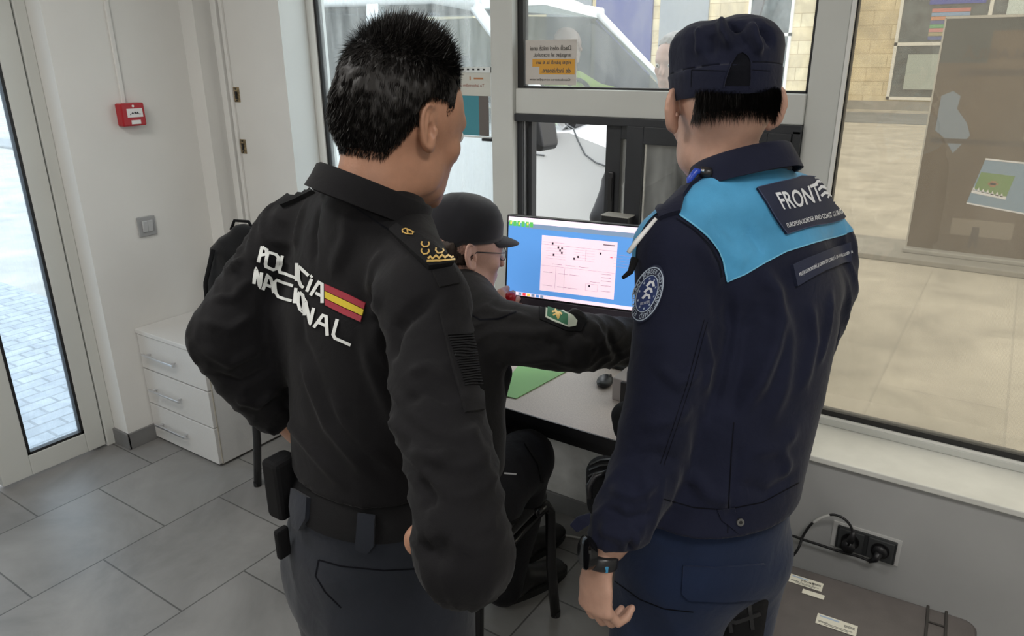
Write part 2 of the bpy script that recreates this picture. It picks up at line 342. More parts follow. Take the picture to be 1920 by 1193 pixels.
b = MB(); b.cyl((WX+.045, 1.775, 1.513), (WX+.047, 1.775, 1.513), .005, n=16); b.build('indicator', whitep, t)
tag(box('cable_trunking', (WX, 1.752, 1.525), (WX+.012, 1.768, TOP), white_wall, bev=.002), 'thin white cable trunking running up the wall from the red call point', 'cable cover')
t = empty('light_switch', (WX, 1.766, 1.0), 'grey double rocker light switch on the left wall', 'light switch')
b = MB(); b.box((WX, 1.725, .955), (WX+.010, 1.808, 1.043)); b.build('switch_frame', mat('grey_switch_plastic', (.34, .345, .35), .35), t, bev=.004)
sl = mat('silver_switch_plastic', (.5, .51, .52), .25)
for k in (0, 1):
    b = MB(); b.prism([(WX+.010, 1.743+k*.024, .975), (WX+.015, 1.743+k*.024, .975), (WX+.022, 1.743+k*.024, 1.025), (WX+.010, 1.743+k*.024, 1.025)], (0, .023, 0)); b.build('rocker', sl, t, bev=.002)
# ------------------------------------------------------------------ unseen ceiling fill panels, added to brighten the room
emm = mat('fill_panel_diffuser', (1, .97, .92), .5, emit=1.5)
for i, (x, y) in enumerate(((-1.9, .3), (.6, .3), (-1.9, -1.4), (.6, -1.4))):
    t = empty('ceiling_fill_light', (x, y, TOP), ['square white ceiling panel light nearest the glazed door', 'square white ceiling panel light nearest the big window', 'square white ceiling panel light at the back left of the room', 'square white ceiling panel light at the back right of the room'][i], 'ceiling light', 'ceiling panel lights')
    b = MB(); b.box((x-.31, y-.31, TOP-.03), (x+.31, y-.29, TOP)); b.box((x-.31, y+.29, TOP-.03), (x+.31, y+.31, TOP)); b.box((x-.31, y-.29, TOP-.03), (x-.29, y+.29, TOP)); b.box((x+.29, y-.29, TOP-.03), (x+.31, y+.29, TOP)); b.build('frame', whitep, t)
    b = MB(); b.box((x-.29, y-.29, TOP-.02), (x+.29, y+.29, TOP-.01)); b.build('diffuser', emm, t)
    ld = bpy.data.lights.new('fill_light', 'AREA'); ld.shape = 'SQUARE'; ld.size = .56; ld.energy = CEIL_W; ld.color = (1, .97, .93)
    lo = bpy.data.objects.new('fill_lamp', ld); COL.objects.link(lo); lo.location = (0, 0, -.035); lo.parent = t
# ------------------------------------------------------------------ drawer pedestal
lam = mat('light_grey_laminate', (.62, .615, .60), .4, nscale=120, namt=.02)
lamt = mat('laminate_top', (.66, .655, .64), .35)
def pedestal():
    t = empty('drawer_pedestal', (-2.91, 1.88, 0), 'light grey pedestal with three drawers against the left wall', 'drawer unit')
    x0, x1, y0, y1 = -3.148, -2.656, 1.632, 2.08
    b = MB(); b.box((x0, y0+.02, .012), (x1, y1, .535)); b.build('carcass', lam, t, bev=.001)
    b = MB(); b.box((x0-.0, y0-.004, .535), (x1+.004, y1, .555)); b.build('top', lamt, t, bev=.002)
    b = MB(); b.box((x1-.022, y0+.016, .012), (x1+.001, y0+.02, .535)); b.build('edge_band', mat('beige_edge_band', (.42, .39, .33), .5), t)
    for z0, z1 in ((.368, .532), (.192, .362), (.014, .186)):
        b = MB(); b.box((x0+.003, y0, z0), (x1-.003, y0+.018, z1)); d = b.build('drawer', lam, t, bev=.0015)
        zc = z0+(z1-z0)*.5; b = MB(); b.box((-3.085, y0-.030, zc-.005), (-2.850, y0-.021, zc+.005)); b.box((-3.065, y0-.022, zc-.004), (-3.055, y0, zc+.004)); b.box((-2.880, y0-.022, zc-.004), (-2.870, y0, zc+.004)); b.build('handle', chrome, d, bev=.0015)
pedestal()
# ------------------------------------------------------------------ desk and what is on it
deskw = mat('pale_desk_laminate', (.64, .57, .52), .45, nscale=250, namt=.12)
t = empty('desk', (-1.3, 1.89, 0), 'pale laminate desk with a black edge under the windows', 'desk')
b = MB(); b.box((-1.80, 1.602, .705), (-.50, W-.002, .728)); b.build('worktop', deskw, t)
b = MB(); b.box((-1.80, 1.597, .700), (-.50, 1.602, .7285)); b.box((-.50, 1.597, .7), (-.496, W-.002, .7285)); b.build('edge_band', blackp, t)
b = MB(); b.box((-1.80, 1.62, .66), (-.52, 1.66, .70)); b.build('frame_rail', blackm, t)
for x in (-1.78, -.56):
    for y in (1.63, 2.12): b = MB(); b.box((x, y, 0), (x+.04, y+.04, .70)); b.build('leg', blackm, t)
scr_blue = mat('screen_blue', (.10, .29, .66), .4, emit=.75); scr_pink = mat('screen_window_pink', (.88, .66, .74), .4, emit=.75); scr_white = mat('screen_bar_white', (.93, .74, .83), .4, emit=.75)
scr_gray = mat('screen_grey', (.18, .26, .38), .4, emit=.8); scr_line = mat('screen_line_grey', (.36, .28, .35), .4, emit=.6); scr_dark = mat('screen_mark_dark', (.08, .06, .1), .4)
scr_green = mat('screen_icon_green', (.1, .45, .1), .4, emit=.8); scr_yel = mat('screen_icon_yellow', (.85, .6, .1), .4, emit=.8); scr_red = mat('screen_icon_red', (.75, .06, .08), .4, emit=.8)
def monitor():
    # corners of the screen found on a plane turned towards the seated officer
    tl = at(951, 402, 2.13); tr = at(1232, 437, 1.96); bl = at(937, 566, 2.21)
    u = unit(tr-tl); u[2] = 0; u = unit(u); n0 = unit(np.cross([0, 0, 1.], u)); n0 = -n0 if n0@np.array([-.5, .8, 0]) > 0 else n0   # n0 faces the viewer
    v = unit(np.array([0, 0, 1.]) - n0*.10); n = unit(np.cross(u, v)); n = n if n@(-CF) > 0 else -n
    wd, ht = .555, .246
    o = np.array(tl) - v*ht
    t = empty('computer_monitor', o+u*wd/2, 'black monitor on the desk showing a pink form window on blue', 'monitor')
    P = lambda a, b, c=0: Vector(o + u*a + v*b + n*c)
    def slab(mb, a0, b0, a1, b1, c0, c1): mb.prism([P(a0, b0, c0), P(a1, b0, c0), P(a1, b1, c0), P(a0, b1, c0)], Vector(n*(c1-c0))); return mb
    slab(MB(), 0, 0, wd, ht, -.022, 0).build('casing', blackp, t, bev=.002)
    slab(MB(), 0, -.020, wd, .006, -.02, .002).build('lower_bezel', mat('dark_grey_bezel', (.07, .06, .075), .3), t, bev=.001)
    slab(MB(), .006, .012, wd-.006, ht-.005, 0, .0008).build('screen', scr_blue, t)
    slab(MB(), .006, ht-.021, wd-.006, ht-.005, .0008, .0012).build('title_bar', scr_white, t); slab(MB(), .006, .012, wd-.006, .022, .0008, .0012).build('task_bar', scr_white, t)
    slab(MB(), .06, ht-.034, wd-.006, ht-.021, .0008, .0012).build('toolbar', scr_gray, t)
    x0, x1, y0, y1 = .112, .335, .036, .196
    fw = slab(MB(), x0, y0, x1, y1, .0008, .0014).build('form_window', scr_pink, t)
    b = MB()
    for (a0, b0, a1, b1) in ((.0, .84, 1, .845), (.02, .885, .31, .89), (.0, .46, 1, .464), (.21, .06, .213, .45), (.33, .06, .333, .45), (.60, .62, .604, .82), (.62, .22, .78, .224), (.62, .10, .78, .104), (.62, .10, .623, .22), (.777, .10, .78, .22)): slab(b, x0+(x1-x0)*a0, y0+(y1-y0)*b0, x0+(x1-x0)*a1, y0+(y1-y0)*b1, .0014, .0017)
    for q in range(5): slab(b, x0+.015, y0+(y1-y0)*(.60+.045*q), x0+.075, y0+(y1-y0)*(.602+.045*q)+.0002, .0014, .0017); slab(b, x0+.10, y0+(y1-y0)*(.62+.045*q), x0+.16, y0+(y1-y0)*(.622+.045*q)+.0002, .0014, .0017); slab(b, x0+.215, y0+(y1-y0)*(.58+.05*q), x0+.265, y0+(y1-y0)*(.583+.05*q)+.0002, .0014, .0017)
    for (a, c) in ((.04, .34), (.25, .34), (.40, .34), (.04, .1), (.24, .1), (.38, .1), (.82, .42), (.82, .36), (.82, .3), (.82, .22), (.82, .12), (.68, .26), (.16, .5), (.34, .5), (.52, .5)): slab(b, x0+(x1-x0)*a, y0+(y1-y0)*c, x0+(x1-x0)*min(.98, a+.13), y0+(y1-y0)*(c+.008), .0014, .0017)
    b.build('form_lines', scr_line, t)
    b = MB()
    for (a, c) in ((.14, .85), (.22, .79), (.27, .78), (.245, .74), (.27, .70), (.16, .65), (.44, .62), (.49, .66), (.78, .76), (.66, .165)): b = MB(); slab(b, x0+(x1-x0)*a, y0+(y1-y0)*c, x0+(x1-x0)*a+.005, y0+(y1-y0)*c+.006, .0014, .0018); b.build('form_mark', scr_dark, t)
    b = MB()
    slab(b, x0+(x1-x0)*.82, y0+(y1-y0)*.93, x0+(x1-x0)*.97, y0+(y1-y0)*.945, .0014, .0018); b.build('form_heading', scr_dark, t)
    slab(MB(), x0+(x1-x0)*.92, y0+(y1-y0)*.72, x0+(x1-x0)*.95, y0+(y1-y0)*.735, .0014, .0018).build('form_alert', scr_red, t)
    [slab(MB(), .008+.013*k, ht-.022-.009, .018+.013*k, ht-.016, .0013, .0018).build('desktop_icon', scr_green, t) for k in range(6)]
    [slab(MB(), .012+.026*k, ht-.026, .017+.026*k, ht-.019, .0018, .0020).build('icon_highlight', scr_yel, t) for k in range(3)]
    for k, mm in enumerate((scr_gray, scr_red, scr_yel, scr_gray, scr_blue, scr_gray)): slab(MB(), .045+.014*k, .013, .055+.014*k, .021, .0013, .0016).build('taskbar_icon', mm, t)
    c = P(wd/2, .10, -.02); f_ = Vector((-.98, 2.08, .7285))
    b = MB(); b.box((f_.x-.018, f_.y-.018, .735), (f_.x+.018, f_.y+.018, c.z+.02)); b.build('stand', blackp, t, bev=.003)
    b = MB(); b.tube([c, (f_.x, f_.y, c.z)], .014, 10); b.build('stand_arm', blackp, t, smooth=True)
    b = MB(); b.box((f_.x-.07, f_.y-.05, .7285), (f_.x+.07, f_.y+.05, .738)); b.build('stand_base', blackp, t, bev=.003)
    return P
MP = monitor()
gp = mat('green_paper', (.30, .62, .24), .6)
c = [on_z(930, 740, .7295), on_z(968, 748, .7295), on_z(1075, 690, .7295), on_z(1000, 650, .7295)]
tag(MB().prism([Vector(p) for p in c], (0, 0, .002)).build('paper_sheet', gp), 'bright green sheet of paper on the desk beside the seated officer', 'paper')
p = on_z(1131, 716, .74)
t = empty('computer_mouse', (p[0], p[1], .7285), 'black mouse on the desk next to the small grey box', 'computer mouse')
b = MB(); b.ell((p[0], p[1]+.012, .738), (.026, .046, .014), Matrix.Rotation(.3, 3, 'Z')); b.build('shell', blackp, t, smooth=True)
b = MB(); b.ell((p[0]+.006, p[1]+.034, .748), (.004, .01, .006)); b.build('wheel', mat('rubber_grey', (.08, .08, .08), .7), t, smooth=True)
p = on_z(1158, 752, .729); px_, py_ = p[0], p[1]
t = empty('card_reader', (px_, py_, .7285), 'small grey box with a black front standing on the desk by the navy officer', 'device')
gb = mat('grey_beige_plastic', (.42, .39, .38), .5)
b = MB(); b.box((px_-.02, py_, .7285), (px_+.055, py_+.10, .80)); b.build('housing', gb, t, bev=.003)
b = MB(); b.box((px_+.012, py_-.012, .7285), (px_+.058, py_, .798)); b.build('front_panel', blackp, t, bev=.002)
b = MB(); [b.box((px_-.022, py_+.03+.01*k, .78), (px_-.0195, py_+.034+.01*k, .795)) for k in range(4)]; b.build('vents', gasket, t)
p = at(957, 556, 2.13)
t = empty('rubber_stamp', (p[0], p[1], p[2]-.03), 'round red stamp held up in front of the lower left monitor corner', 'stamp')
b = MB(); b.tube([(p[0], p[1], p[2]+z) for z in (-.022, -.012, .0, .008, .012)], [.012, .015, .017, .014, .008], 20); b.build('stamp_handle', redp, t, smooth=True)
b = MB(); b.cyl((p[0], p[1], p[2]-.03), (p[0], p[1], p[2]-.022), .016, n=24); b.build('stamp_foot', blackp, t)
t = empty('dark_box', at(1115, 412, 2.42), 'small flat black box on the ledge at the service window', 'box')
q = at(1098, 418, 2.50); b = MB(); b.box((q[0], G-.10, .735), (q[0]+.10, G-.045, q[2]+.005)); b.build('box_body', blackp, t, bev=.002)
b = MB(); b.box((q[0]-.002, G-.102, q[2]+.005), (q[0]+.102, G-.043, q[2]+.009)); b.build('box_lid', mat('worn_box_lid', (.45, .44, .40), .5), t)
# ------------------------------------------------------------------ sockets, cables, case
t = empty('wall_socket', (-.165, W, .285), 'black double wall socket below the big window', 'socket')
b = MB(); b.box((-.262, W-.003, .243), (-.070, W, .332)); b.build('plaster_patch', mat('filler_patch', (.62, .62, .61), .8), t)
dk = mat('anthracite_socket', (.035, .038, .04), .35); dkk = mat('socket_well', (.008, .008, .009), .4)
b = MB(); b.box((-.248, W-.012, .247), (-.080, W-.003, .325)); b.build('socket_frame', dk, t, bev=.003)
for k, cx in enumerate((-.206, -.122)):
    b = MB(); b.box((cx-.036, W-.018, .252), (cx+.036, W-.012, .322)); mo = b.build('socket_module', mat('module_grey', (.055, .058, .06), .3), t, bev=.003)
    b = MB(); b.cyl((cx, W-.0195, .287), (cx, W-.018, .287), .026, n=32); b.build('well', dkk, mo)
def cable(name, pts, r, M, label, cat, extra=None, parent=None):
    cu = []; P = [Vector(p) for p in pts]; n = len(P)
    for i in range(n-1):
        p0, p1, p2, p3 = P[max(i-1, 0)], P[i], P[i+1], P[min(i+2, n-1)]
        for k in range(8):
            s = k/8; cu.append(.5*((2*p1)+(p2-p0)*s+(2*p0-5*p1+4*p2-p3)*s*s+(3*p1-p0-3*p2+p3)*s**3))
    cu.append(P[-1]); o = MB().tube(cu, r, 8).build(name, M, parent, smooth=True)
    if label: tag(o, label, cat)
    return o, cu
cab = mat('black_cable', (.015, .015, .016), .4)
t = empty('power_cable', (-.206, W-.02, .287), 'black cable arching from the left socket down behind the case', 'cable')
b = MB(); b.cyl((-.206, W-.055, .285), (-.206, W-.0195, .287), .019, .021); b.tube([(-.206, W-.045, .295), (-.200, W-.05, .325), (-.196, W-.05, .345)], [.011, .009, .005], 12); b.build('plug', blackp, t, smooth=True)
def wy(x, y, d=.03): return on_y(x, y, W-d)
cable('cord', [(-.199, W-.05, .335), wy(1594, 985, .05), wy(1578, 970, .05), wy(1555, 966, .05), wy(1525, 980, .06), wy(1507, 1003, .06), wy(1497, 1028, .08), wy(1483, 1046, .09), wy(1466, 1056, .10), wy(1440, 1110, .10), wy(1440, 1170, .08)], .004, cab, None, None, parent=t)
cable('tape_sleeve', [wy(1556, 966, .05), wy(1540, 971, .055), wy(1525, 980, .06)], .0047, mat('pale_tape', (.6, .6, .58), .5), None, None, parent=t)
t = empty('power_lead', (-.122, W-.02, .287), 'black lead running low from the right socket behind the navy officer', 'cable')
b = MB(); b.cyl((-.122, W-.03, .286), (-.122, W-.0195, .287), .02, .022); b.tube([(-.122, W-.03, .287), (-.130, W-.035, .262), (-.145, W-.035, .250)], [.012, .009, .006], 12); b.build('plug', blackp, t, smooth=True)
cable('cord', [(-.140, W-.035, .252), wy(1610, 1044, .03), wy(1580, 1036, .03), wy(1540, 1023, .03), wy(1505, 1012, .03), wy(1480, 1004, .03), wy(1400, 990, .03)], .0042, cab, None, None, parent=t)
cable('floor_cable', [on_z(880, 1016, .006), on_z(985, 1001, .006), on_z(1030, 1002, .006), on_z(1085, 1009, .006), on_z(1200, 1040, .006)], .004, mat('white_cable', (.6, .6, .57), .5), 'thin white cable lying on the floor under the desk', 'cable')
def hard_case():
    z1 = .34
    A = on_z(1478, 1058, z1); B = on_z(1800, 1158, z1)      # back left / back right of the lid
    u = unit([B[0]-A[0], B[1]-A[1], 0]); v = np.array([-u[1], u[0], 0])
    if v[1] < 0: v = -v
    A = A + v*min(0, (W-.03)-max(A[1], B[1]) - .0)
    A = np.array([A[0]-.11*u[0], A[1]-.11*u[1], 0]); L_, Dp = .565, .42
    t = empty('hard_case', A+u*L_/2-v*Dp/2, 'grey brown hard equipment case with white labels below the socket', 'equipment case')
    P = lambda a, b_, z: Vector((A[0]+u[0]*a-v[0]*b_, A[1]+u[1]*a-v[1]*b_, z))
    cm = mat('taupe_hard_plastic', (.085, .073, .073), .42, nscale=20, namt=.12, bump=.25, bscale=500)
    def rbox(mb, a0, b0, a1, b1, za, zb, r=.03):
        pts = []
        for (cx, cy, s) in ((a1-r, b1-r, 0), (a0+r, b1-r, 1), (a0+r, b0+r, 2), (a1-r, b0+r, 3)):
            for k in range(6): an = math.pi/2*(s+k/5); pts.append((cx+r*math.cos(an), cy+r*math.sin(an)))
        cx, cy = (a0+a1)/2, (b0+b1)/2
        rings = [[P(x, y, za) for x, y in pts], [P(x, y, zb-.008) for x, y in pts], [P(cx+(x-cx)*(1-.004/(abs(a1-a0)/2)), cy+(y-cy)*(1-.004/(abs(b1-b0)/2)), zb-.002) for x, y in pts], [P(cx+(x-cx)*(1-.010/(abs(a1-a0)/2)), cy+(y-cy)*(1-.010/(abs(b1-b0)/2)), zb) for x, y in pts]]
        mb.loft(rings); return mb
    auto(rbox(MB(), 0, 0, L_, Dp, 0.004, z1-.085).build('base', cm, t)); auto(rbox(MB(), -.004, -.004, L_+.004, Dp+.004, z1-.08, z1).build('lid', cm, t))
    rb = mat('dark_recess', (.02, .017, .017), .6)
    for a in (.105, .455, .497):
        b = MB(); b.prism([P(a, -.006, z1-.004), P(a+.007, -.006, z1-.004), P(a+.007, Dp, z1-.004), P(a, Dp, z1-.004)], (0, 0, .0075)); b.build('rib', rb, t, bev=.002)
    for (a0, a1, q) in ((.462, .497, .055), (.0, .105, .03)): b = MB(); b.prism([P(a0, q, z1), P(a1, q, z1), P(a1, q+.006, z1), P(a0, q+.006, z1)], (0, 0, .002)); b.build('cross_groove', rb, t)
    b = MB(); b.prism([P(L_, .14, z1-.10), P(L_+.03, .15, z1-.10), P(L_+.03, .29, z1-.10), P(L_, .30, z1-.10)], (0, 0, .05)); b.build('latch', blackp, t, bev=.004)
    lab = mat('cream_label', (.70, .68, .58), .5); blue = mat('label_blue', (.35, .45, .6), .5)
    def label(a, b_, w_, h_, lines, txt=None):
        uu = Vector(u); vv = -Vector(v)
        o = P(a, b_, z1+.0006)
        l = MB().prism([o, o+uu*w_, o+uu*w_+vv*h_, o+vv*h_], (0, 0, .0008)).build('sticker', lab, t)
        if lines:
            mb = MB()
            for (x0, y0, x1, y1) in lines: mb.prism([o+uu*w_*x0+vv*h_*y0, o+uu*w_*x1+vv*h_*y0, o+uu*w_*x1+vv*h_*y1, o+uu*w_*x0+vv*h_*y1], (0, 0, .0012))
            mb.build('printed_lines', inkm, l)
            MB().prism([o+uu*w_*.06+vv*h_*.12, o+uu*w_*.55+vv*h_*.12, o+uu*w_*.55+vv*h_*.26, o+uu*w_*.06+vv*h_*.26], (0, 0, .0011)).build('blue_header', blue, l)
        if txt: text_flat('handwritten_number', txt, o+uu*w_*.33+vv*h_*.62+Vector((0, 0, .001)), uu, -vv, w_*.42, h_*.26, inkm, l)
    fine = [(.06, .66, .3, .69), (.06, .74, .9, .77), (.2, .86, .8, .89), (.68, .3, .94, .33), (.68, .38, .94, .41), (.68, .46, .94, .49)]
    label(.125, .040, .085, .036, fine, '79/95'); label(.165, .088, .055, .018, None); label(.215, .165, .095, .04, fine)
hard_case()
# ------------------------------------------------------------------ notices on the glass (seen from behind, so mirrored)
t = empty('window_sticker', (-1.44, G-.004, 1.6), 'square paper notice with orange highlighted lines stuck low on the upper pane', 'notice')
x0, x1, z0, z1 = -1.547, -1.335, 1.600, 1.752
b = MB(); b.box((x0, G-.006, z0), (x1, G-.004, z1)); b.build('sheet', mat('translucent_paper', (.60, .56, .52), .8), t)
orm = mat('orange_highlight', (.72, .36, .05), .7); b = MB(); b.box((x0+.03, G-.0068, z0+.062), (x1-.006, G-.006, z0+.088)); b.box((x0+.06, G-.0068, z0+.036), (x1-.006, G-.006, z0+.062)); b.build('highlight', orm, t)
tm = mat('show_through_ink', (.12, .11, .10), .8)
for (s, a0, a1, zz) in (('Dacă oferi mită unui', .02, .19, .117), ('angajat al statului,', .035, .19, .092), ('riști până la 6 ani', .045, .19, .067), ('de închisoare.', .07, .19, .041), ('Combaterea corupției este', .018, .19, .012)):
    text_flat('printed_line', s, (x0+a0, G-.0068, z0+zz), (1, 0, 0), (0, 0, 1), a1-a0, .017 if zz > .02 else .010, tm, t, weight=.012, mirror=True)
t = empty('hanging_notice', (-1.76, G-.02, 1.66), 'clear plastic sleeve with cream and teal sheets hanging on the left pane', 'notice')
b = MB(); b.box((-1.90, G-.012, 1.555), (-1.700, G-.009, 1.640)); b.build('cream_sheet', mat('cream_paper', (.62, .62, .56), .7), t)
b = MB(); b.box((-1.90, G-.010, 1.405), (-1.76, G-.007, 1.560)); b.build('teal_sheet', mat('teal_print', (.06, .27, .33), .6), t)
b = MB(); b.box((-1.76, G-.010, 1.405), (-1.715, G-.007, 1.560)); b.build('brown_sheet', mat('brown_print', (.14, .12, .11), .6), t)
b = MB(); b.box((-1.91, G-.014, 1.640), (-1.69, G-.010, 1.660)); b.box((-1.700, G-.014, 1.395), (-1.692, G-.010, 1.66)); b.box((-1.91, G-.014, 1.397), (-1.69, G-.010, 1.403)); b.build('plastic_sleeve', mat('clear_plastic_edge', (.75, .78, .77), .2), t)
b = MB(); [b.box((-1.86+.025*k, G-.0148, 1.649), (-1.85+.025*k, G-.014, 1.655)) for k in range(6)]; b.build('punch_holes', gasket, t)
text_flat('printed_line', 'Te informăm că nu', (-1.88, G-.0126, 1.588), (1, 0, 0), (0, 0, 1), .15, .012, mat('red_ink', (.35, .12, .08), .7), t, mirror=True)
b = MB(); b.box((-1.80, G-.0126, 1.612), (-1.795, G-.0122, 1.626)); b.box((-1.78, G-.0126, 1.616), (-1.735, G-.0122, 1.622)); b.build('emblem_marks', mat('orange_ink', (.5, .2, .08), .7), t)
b = MB(); b.box((-1.735, G-.03, 1.388), (-1.69, G-.01, 1.398)); b.build('clip', gasket, t)
# ------------------------------------------------------------------ outside
conc = mat('concrete_paving', (.50, .455, .39), .85, nscale=2.5, namt=.12, bump=.15, bscale=20)
tile_nodes(conc, -40, .0, 1.2, .6, (.47, .43, .365), (.50, .455, .385), (.42, .385, .33), .006, noise=1.6, rough=(.7, .9))
kerb = mat('kerb_stone', (.30, .285, .26), .8, nscale=5, namt=.15)
st(box('ground', (-60, W+.3, -.12), (40, 60, -.02), conc)); 
st(box('kerb', (-40, 7.0, -.02), (40, 7.75, .03), kerb, bev=.01))
road = mat('asphalt', (.21, .215, .22), .85, nscale=1.2, namt=.2)
st(box('road', (-60, 21.6, -.02), (40, 25.4, -.005), road))
pav = mat('pale_pavers', (.5, .5, .5), .8)
tile_nodes(pav, -40, 0, .20, .10, (.36, .38, .40), (.42, .44, .46), (.24, .25, .26), .008, noise=6, rough=(.6, .8))
st(box('pavement', (-40, -30, -.12), (-3.45, W+.3, -.02), pav))
st(box('building_slab', (-3.45, -2.6, -.12), (2.6, W+.3, -.051), conc))
# building across the lanes
stone = mat('warm_stone_cladding', (.7, .56, .33), .85)
tile_nodes(stone, -60, 0, 1.1, .42, (.66, .54, .34), (.78, .67, .45), (.48, .38, .22), .012, noise=1.2, swap=False, rough=(.8, .9))
# the cladding pattern must run up the wall: use x and z
for l in list(stone.node_tree.links):
    if l.from_node.type == 'SEPXYZ' and l.from_socket.name == 'Y': to = l.to_socket; s_ = l.from_node; stone.node_tree.links.remove(l); stone.node_tree.links.new(s_.outputs['Z'], to)
BY = 27.0
def fx(px, py=100): return float(on_y(px, py, BY)[0])
def fz(px, py): return float(on_y(px, py, BY)[2])
t = empty('office_building', (-4, BY, 0), 'long sandstone clad building across the lanes with white framed windows', 'building')
b = MB(); b.box((-34, BY, 0), (16, BY+8, 9)); b.build('stone_wall', stone, t)
b = MB(); b.box((-34, BY-.12, -.02), (16, BY, .25)); b.build('plinth', kerb, t)
dgl = mat('dark_window_glass', (.09, .11, .12), .12, nscale=3, namt=.5); wfr = mat('white_frame', (.82, .80, .74), .5)
def bwin(x0, x1, z0, z1, mull=(), trans=()):
    b = MB(); f = .09
    b.box((x0, BY-.1, z0), (x1, BY-.0, z0+f)); b.box((x0, BY-.1, z1-f), (x1, BY, z1)); b.box((x0, BY-.1, z0), (x0+f, BY, z1)); b.box((x1-f, BY-.1, z0), (x1, BY, z1))
    for q in mull: b.box((q-.05, BY-.1, z0), (q+.05, BY, z1))
    for q in trans: b.box((x0, BY-.1, q-.05), (x1, BY, q+.05))
    w_ = b.build('window', wfr, t); MB().box((x0+f, BY-.04, z0+f), (x1-f, BY-.02, z1-f)).build('pane', dgl, w_)
bwin(-3.75, .35, .30, 4.6, (-1.35,), (1.95,)); bwin(1.6, 4.2, .3, 4.6, (2.9,), (1.95,))
bwin(-8.4, -6.9, .0, 4.4, (), (2.3,))
b = MB(); b.box((-11.6, BY-.1, 0), (-9.8, BY, 4.5)); b.build('door_panel', mat('grey_door_panel', (.30, .32, .34), .4), t)
b = MB(); b.box((-14.2, BY-.1, 0), (-11.9, BY, 5)); b.build('blue_panel', mat('blue_shutter', (.10, .11, .26), .5), t)
b = MB(); b.box((-16.4, BY-.1, 0), (-14.4, BY, 5)); b.build('grey_panel', mat('grey_shutter', (.28, .30, .32), .5), t)
b = MB(); b.prism([(-8.7, BY-.9, 0), (-8.4, BY-.9, 0), (-7.4, BY-.9, 4.6), (-7.7, BY-.9, 4.6)], (0, .2, 0)); b.build('brace', mat('dark_brace', (.12, .12, .13), .6), t)
b = MB(); b.box((-6.2, BY-.14, 0), (-5.85, BY, 4.6)); b.build('downpipe', mat('grey_pipe', (.4, .4, .4), .5), t)
tag(box('blue_sign', (-2.95, BY-.16, 3.05), (-1.5, BY-.11, 3.9), mat('blue_banner', (.05, .07, .42), .6)), 'bright blue notice inside the upper left window of the stone building', 'sign')
tw = mat('sign_white', (.8, .8, .85), .6)
for (x0, x1, z0, z1) in ((-2.52, -2.30, 3.52, 3.68), (-2.10, -1.95, 3.54, 3.68), (-2.45, -2.0, 3.36, 3.40), (-2.25, -2.0, 3.27, 3.31)): box('printed_mark', (x0, BY-.165, z0), (x1, BY-.16, z1), tw, bpy.data.objects['blue_sign'])
pst = empty('striped_notice', (-2.3, BY-.13, 2.5), 'notice of coloured horizontal stripes below the bright blue notice', 'notice')
for k, c in enumerate(((.6, .2, .18), (.25, .38, .6), (.65, .28, .15), (.1, .12, .3), (.15, .42, .2), (.65, .25, .25), (.4, .35, .2), (.08, .12, .35))):
    b = MB(); z = 2.93-.11*k; b.box((-2.85, BY-.14, z-.10), (-1.85, BY-.11, z)); b.build('stripe', mat('stripe_%d' % k, c, .6), pst)
tag(box('paper_blind', (-.95, BY-.15, 2.1), (.1, BY-.11, 3.8), mat('pale_blue_paper', (.62, .70, .68), .7)), 'large pale sheet in the upper right window of the stone building', 'notice')
tag(box('window_blind', (-3.3, BY-.15, .62), (-1.5, BY-.11, 1.65), mat('grey_blind', (.42, .47, .43), .7)), 'grey green board behind the lower window of the stone building', 'blind')
# banner standing on the kerb
t = empty('rollup_banner', (.0, 7.35, .03), 'tall brown information banner with mirrored heading standing on the kerb outside', 'banner')
bx0, bx1, bY = -.66, .62, 7.30
bm_ = mat('brown_banner_cloth', (.105, .072, .045), .75, nscale=1.5, namt=.2)
b = MB(); b.box((bx0, bY, .06), (bx1, bY+.012, 1.93)); b.build('printed_cloth', bm_, t)
b = MB(); b.box((bx0, bY-.002, 1.86), (bx1, bY, 1.955)); b.box((bx0, bY-.002, 1.62), (-.32, bY, 1.86)); b.build('dark_header', mat('banner_dark_green', (.035, .045, .045), .7), t)
b = MB(); b.box((bx0-.02, bY-.10, .03), (bx1, bY+.10, .07)); b.build('stand_base', mat('banner_base', (.35, .34, .32), .5), t, bev=.01)
b = MB(); b.box((bx0-.01, bY-.01, 1.955), (bx1, bY+.02, 1.975)); b.box((bx0-.012, bY-.01, .06), (bx0, bY+.02, 1.96)); b.build('pole_rail', mat('banner_rail', (.5, .48, .44), .4), t)
bt = mat('banner_ink', (.06, .042, .03), .8)
text_flat('mirrored_heading', 'ZONA PREALABILĂ', (-.50, bY-.003, 1.65), (1, 0, 0), (0, 0, 1), 1.05, .10, bt, t, weight=.01, mirror=True)
b = MB(); b.box((-.50, bY-.0035, 1.52), (.12, bY-.0005, 1.57)); b.box((-.62, bY-.0035, .98), (.50, bY-.0005, 1.02)); b.build('text_bar', bt, t)
bl = mat('banner_pale_blue', (.19, .24, .31), .7)
def disc(cx, cz, rx, rz, n=20): return [(cx+rx*math.cos(2*math.pi*k/n), bY-.0025, cz+rz*math.sin(2*math.pi*k/n)) for k in range(n)]
b = MB(); b.prism([(-.60, bY-.003, 1.36), (-.52, bY-.003, 1.40), (-.46, bY-.003, 1.36), (-.47, bY-.003, 1.26), (-.38, bY-.003, 1.15), (-.34, bY-.003, 1.05), (-.44, bY-.003, .90), (-.52, bY-.003, 1.02), (-.60, bY-.003, 1.08)], (0, .002, 0)); b.build('blue_figure', bl, t)
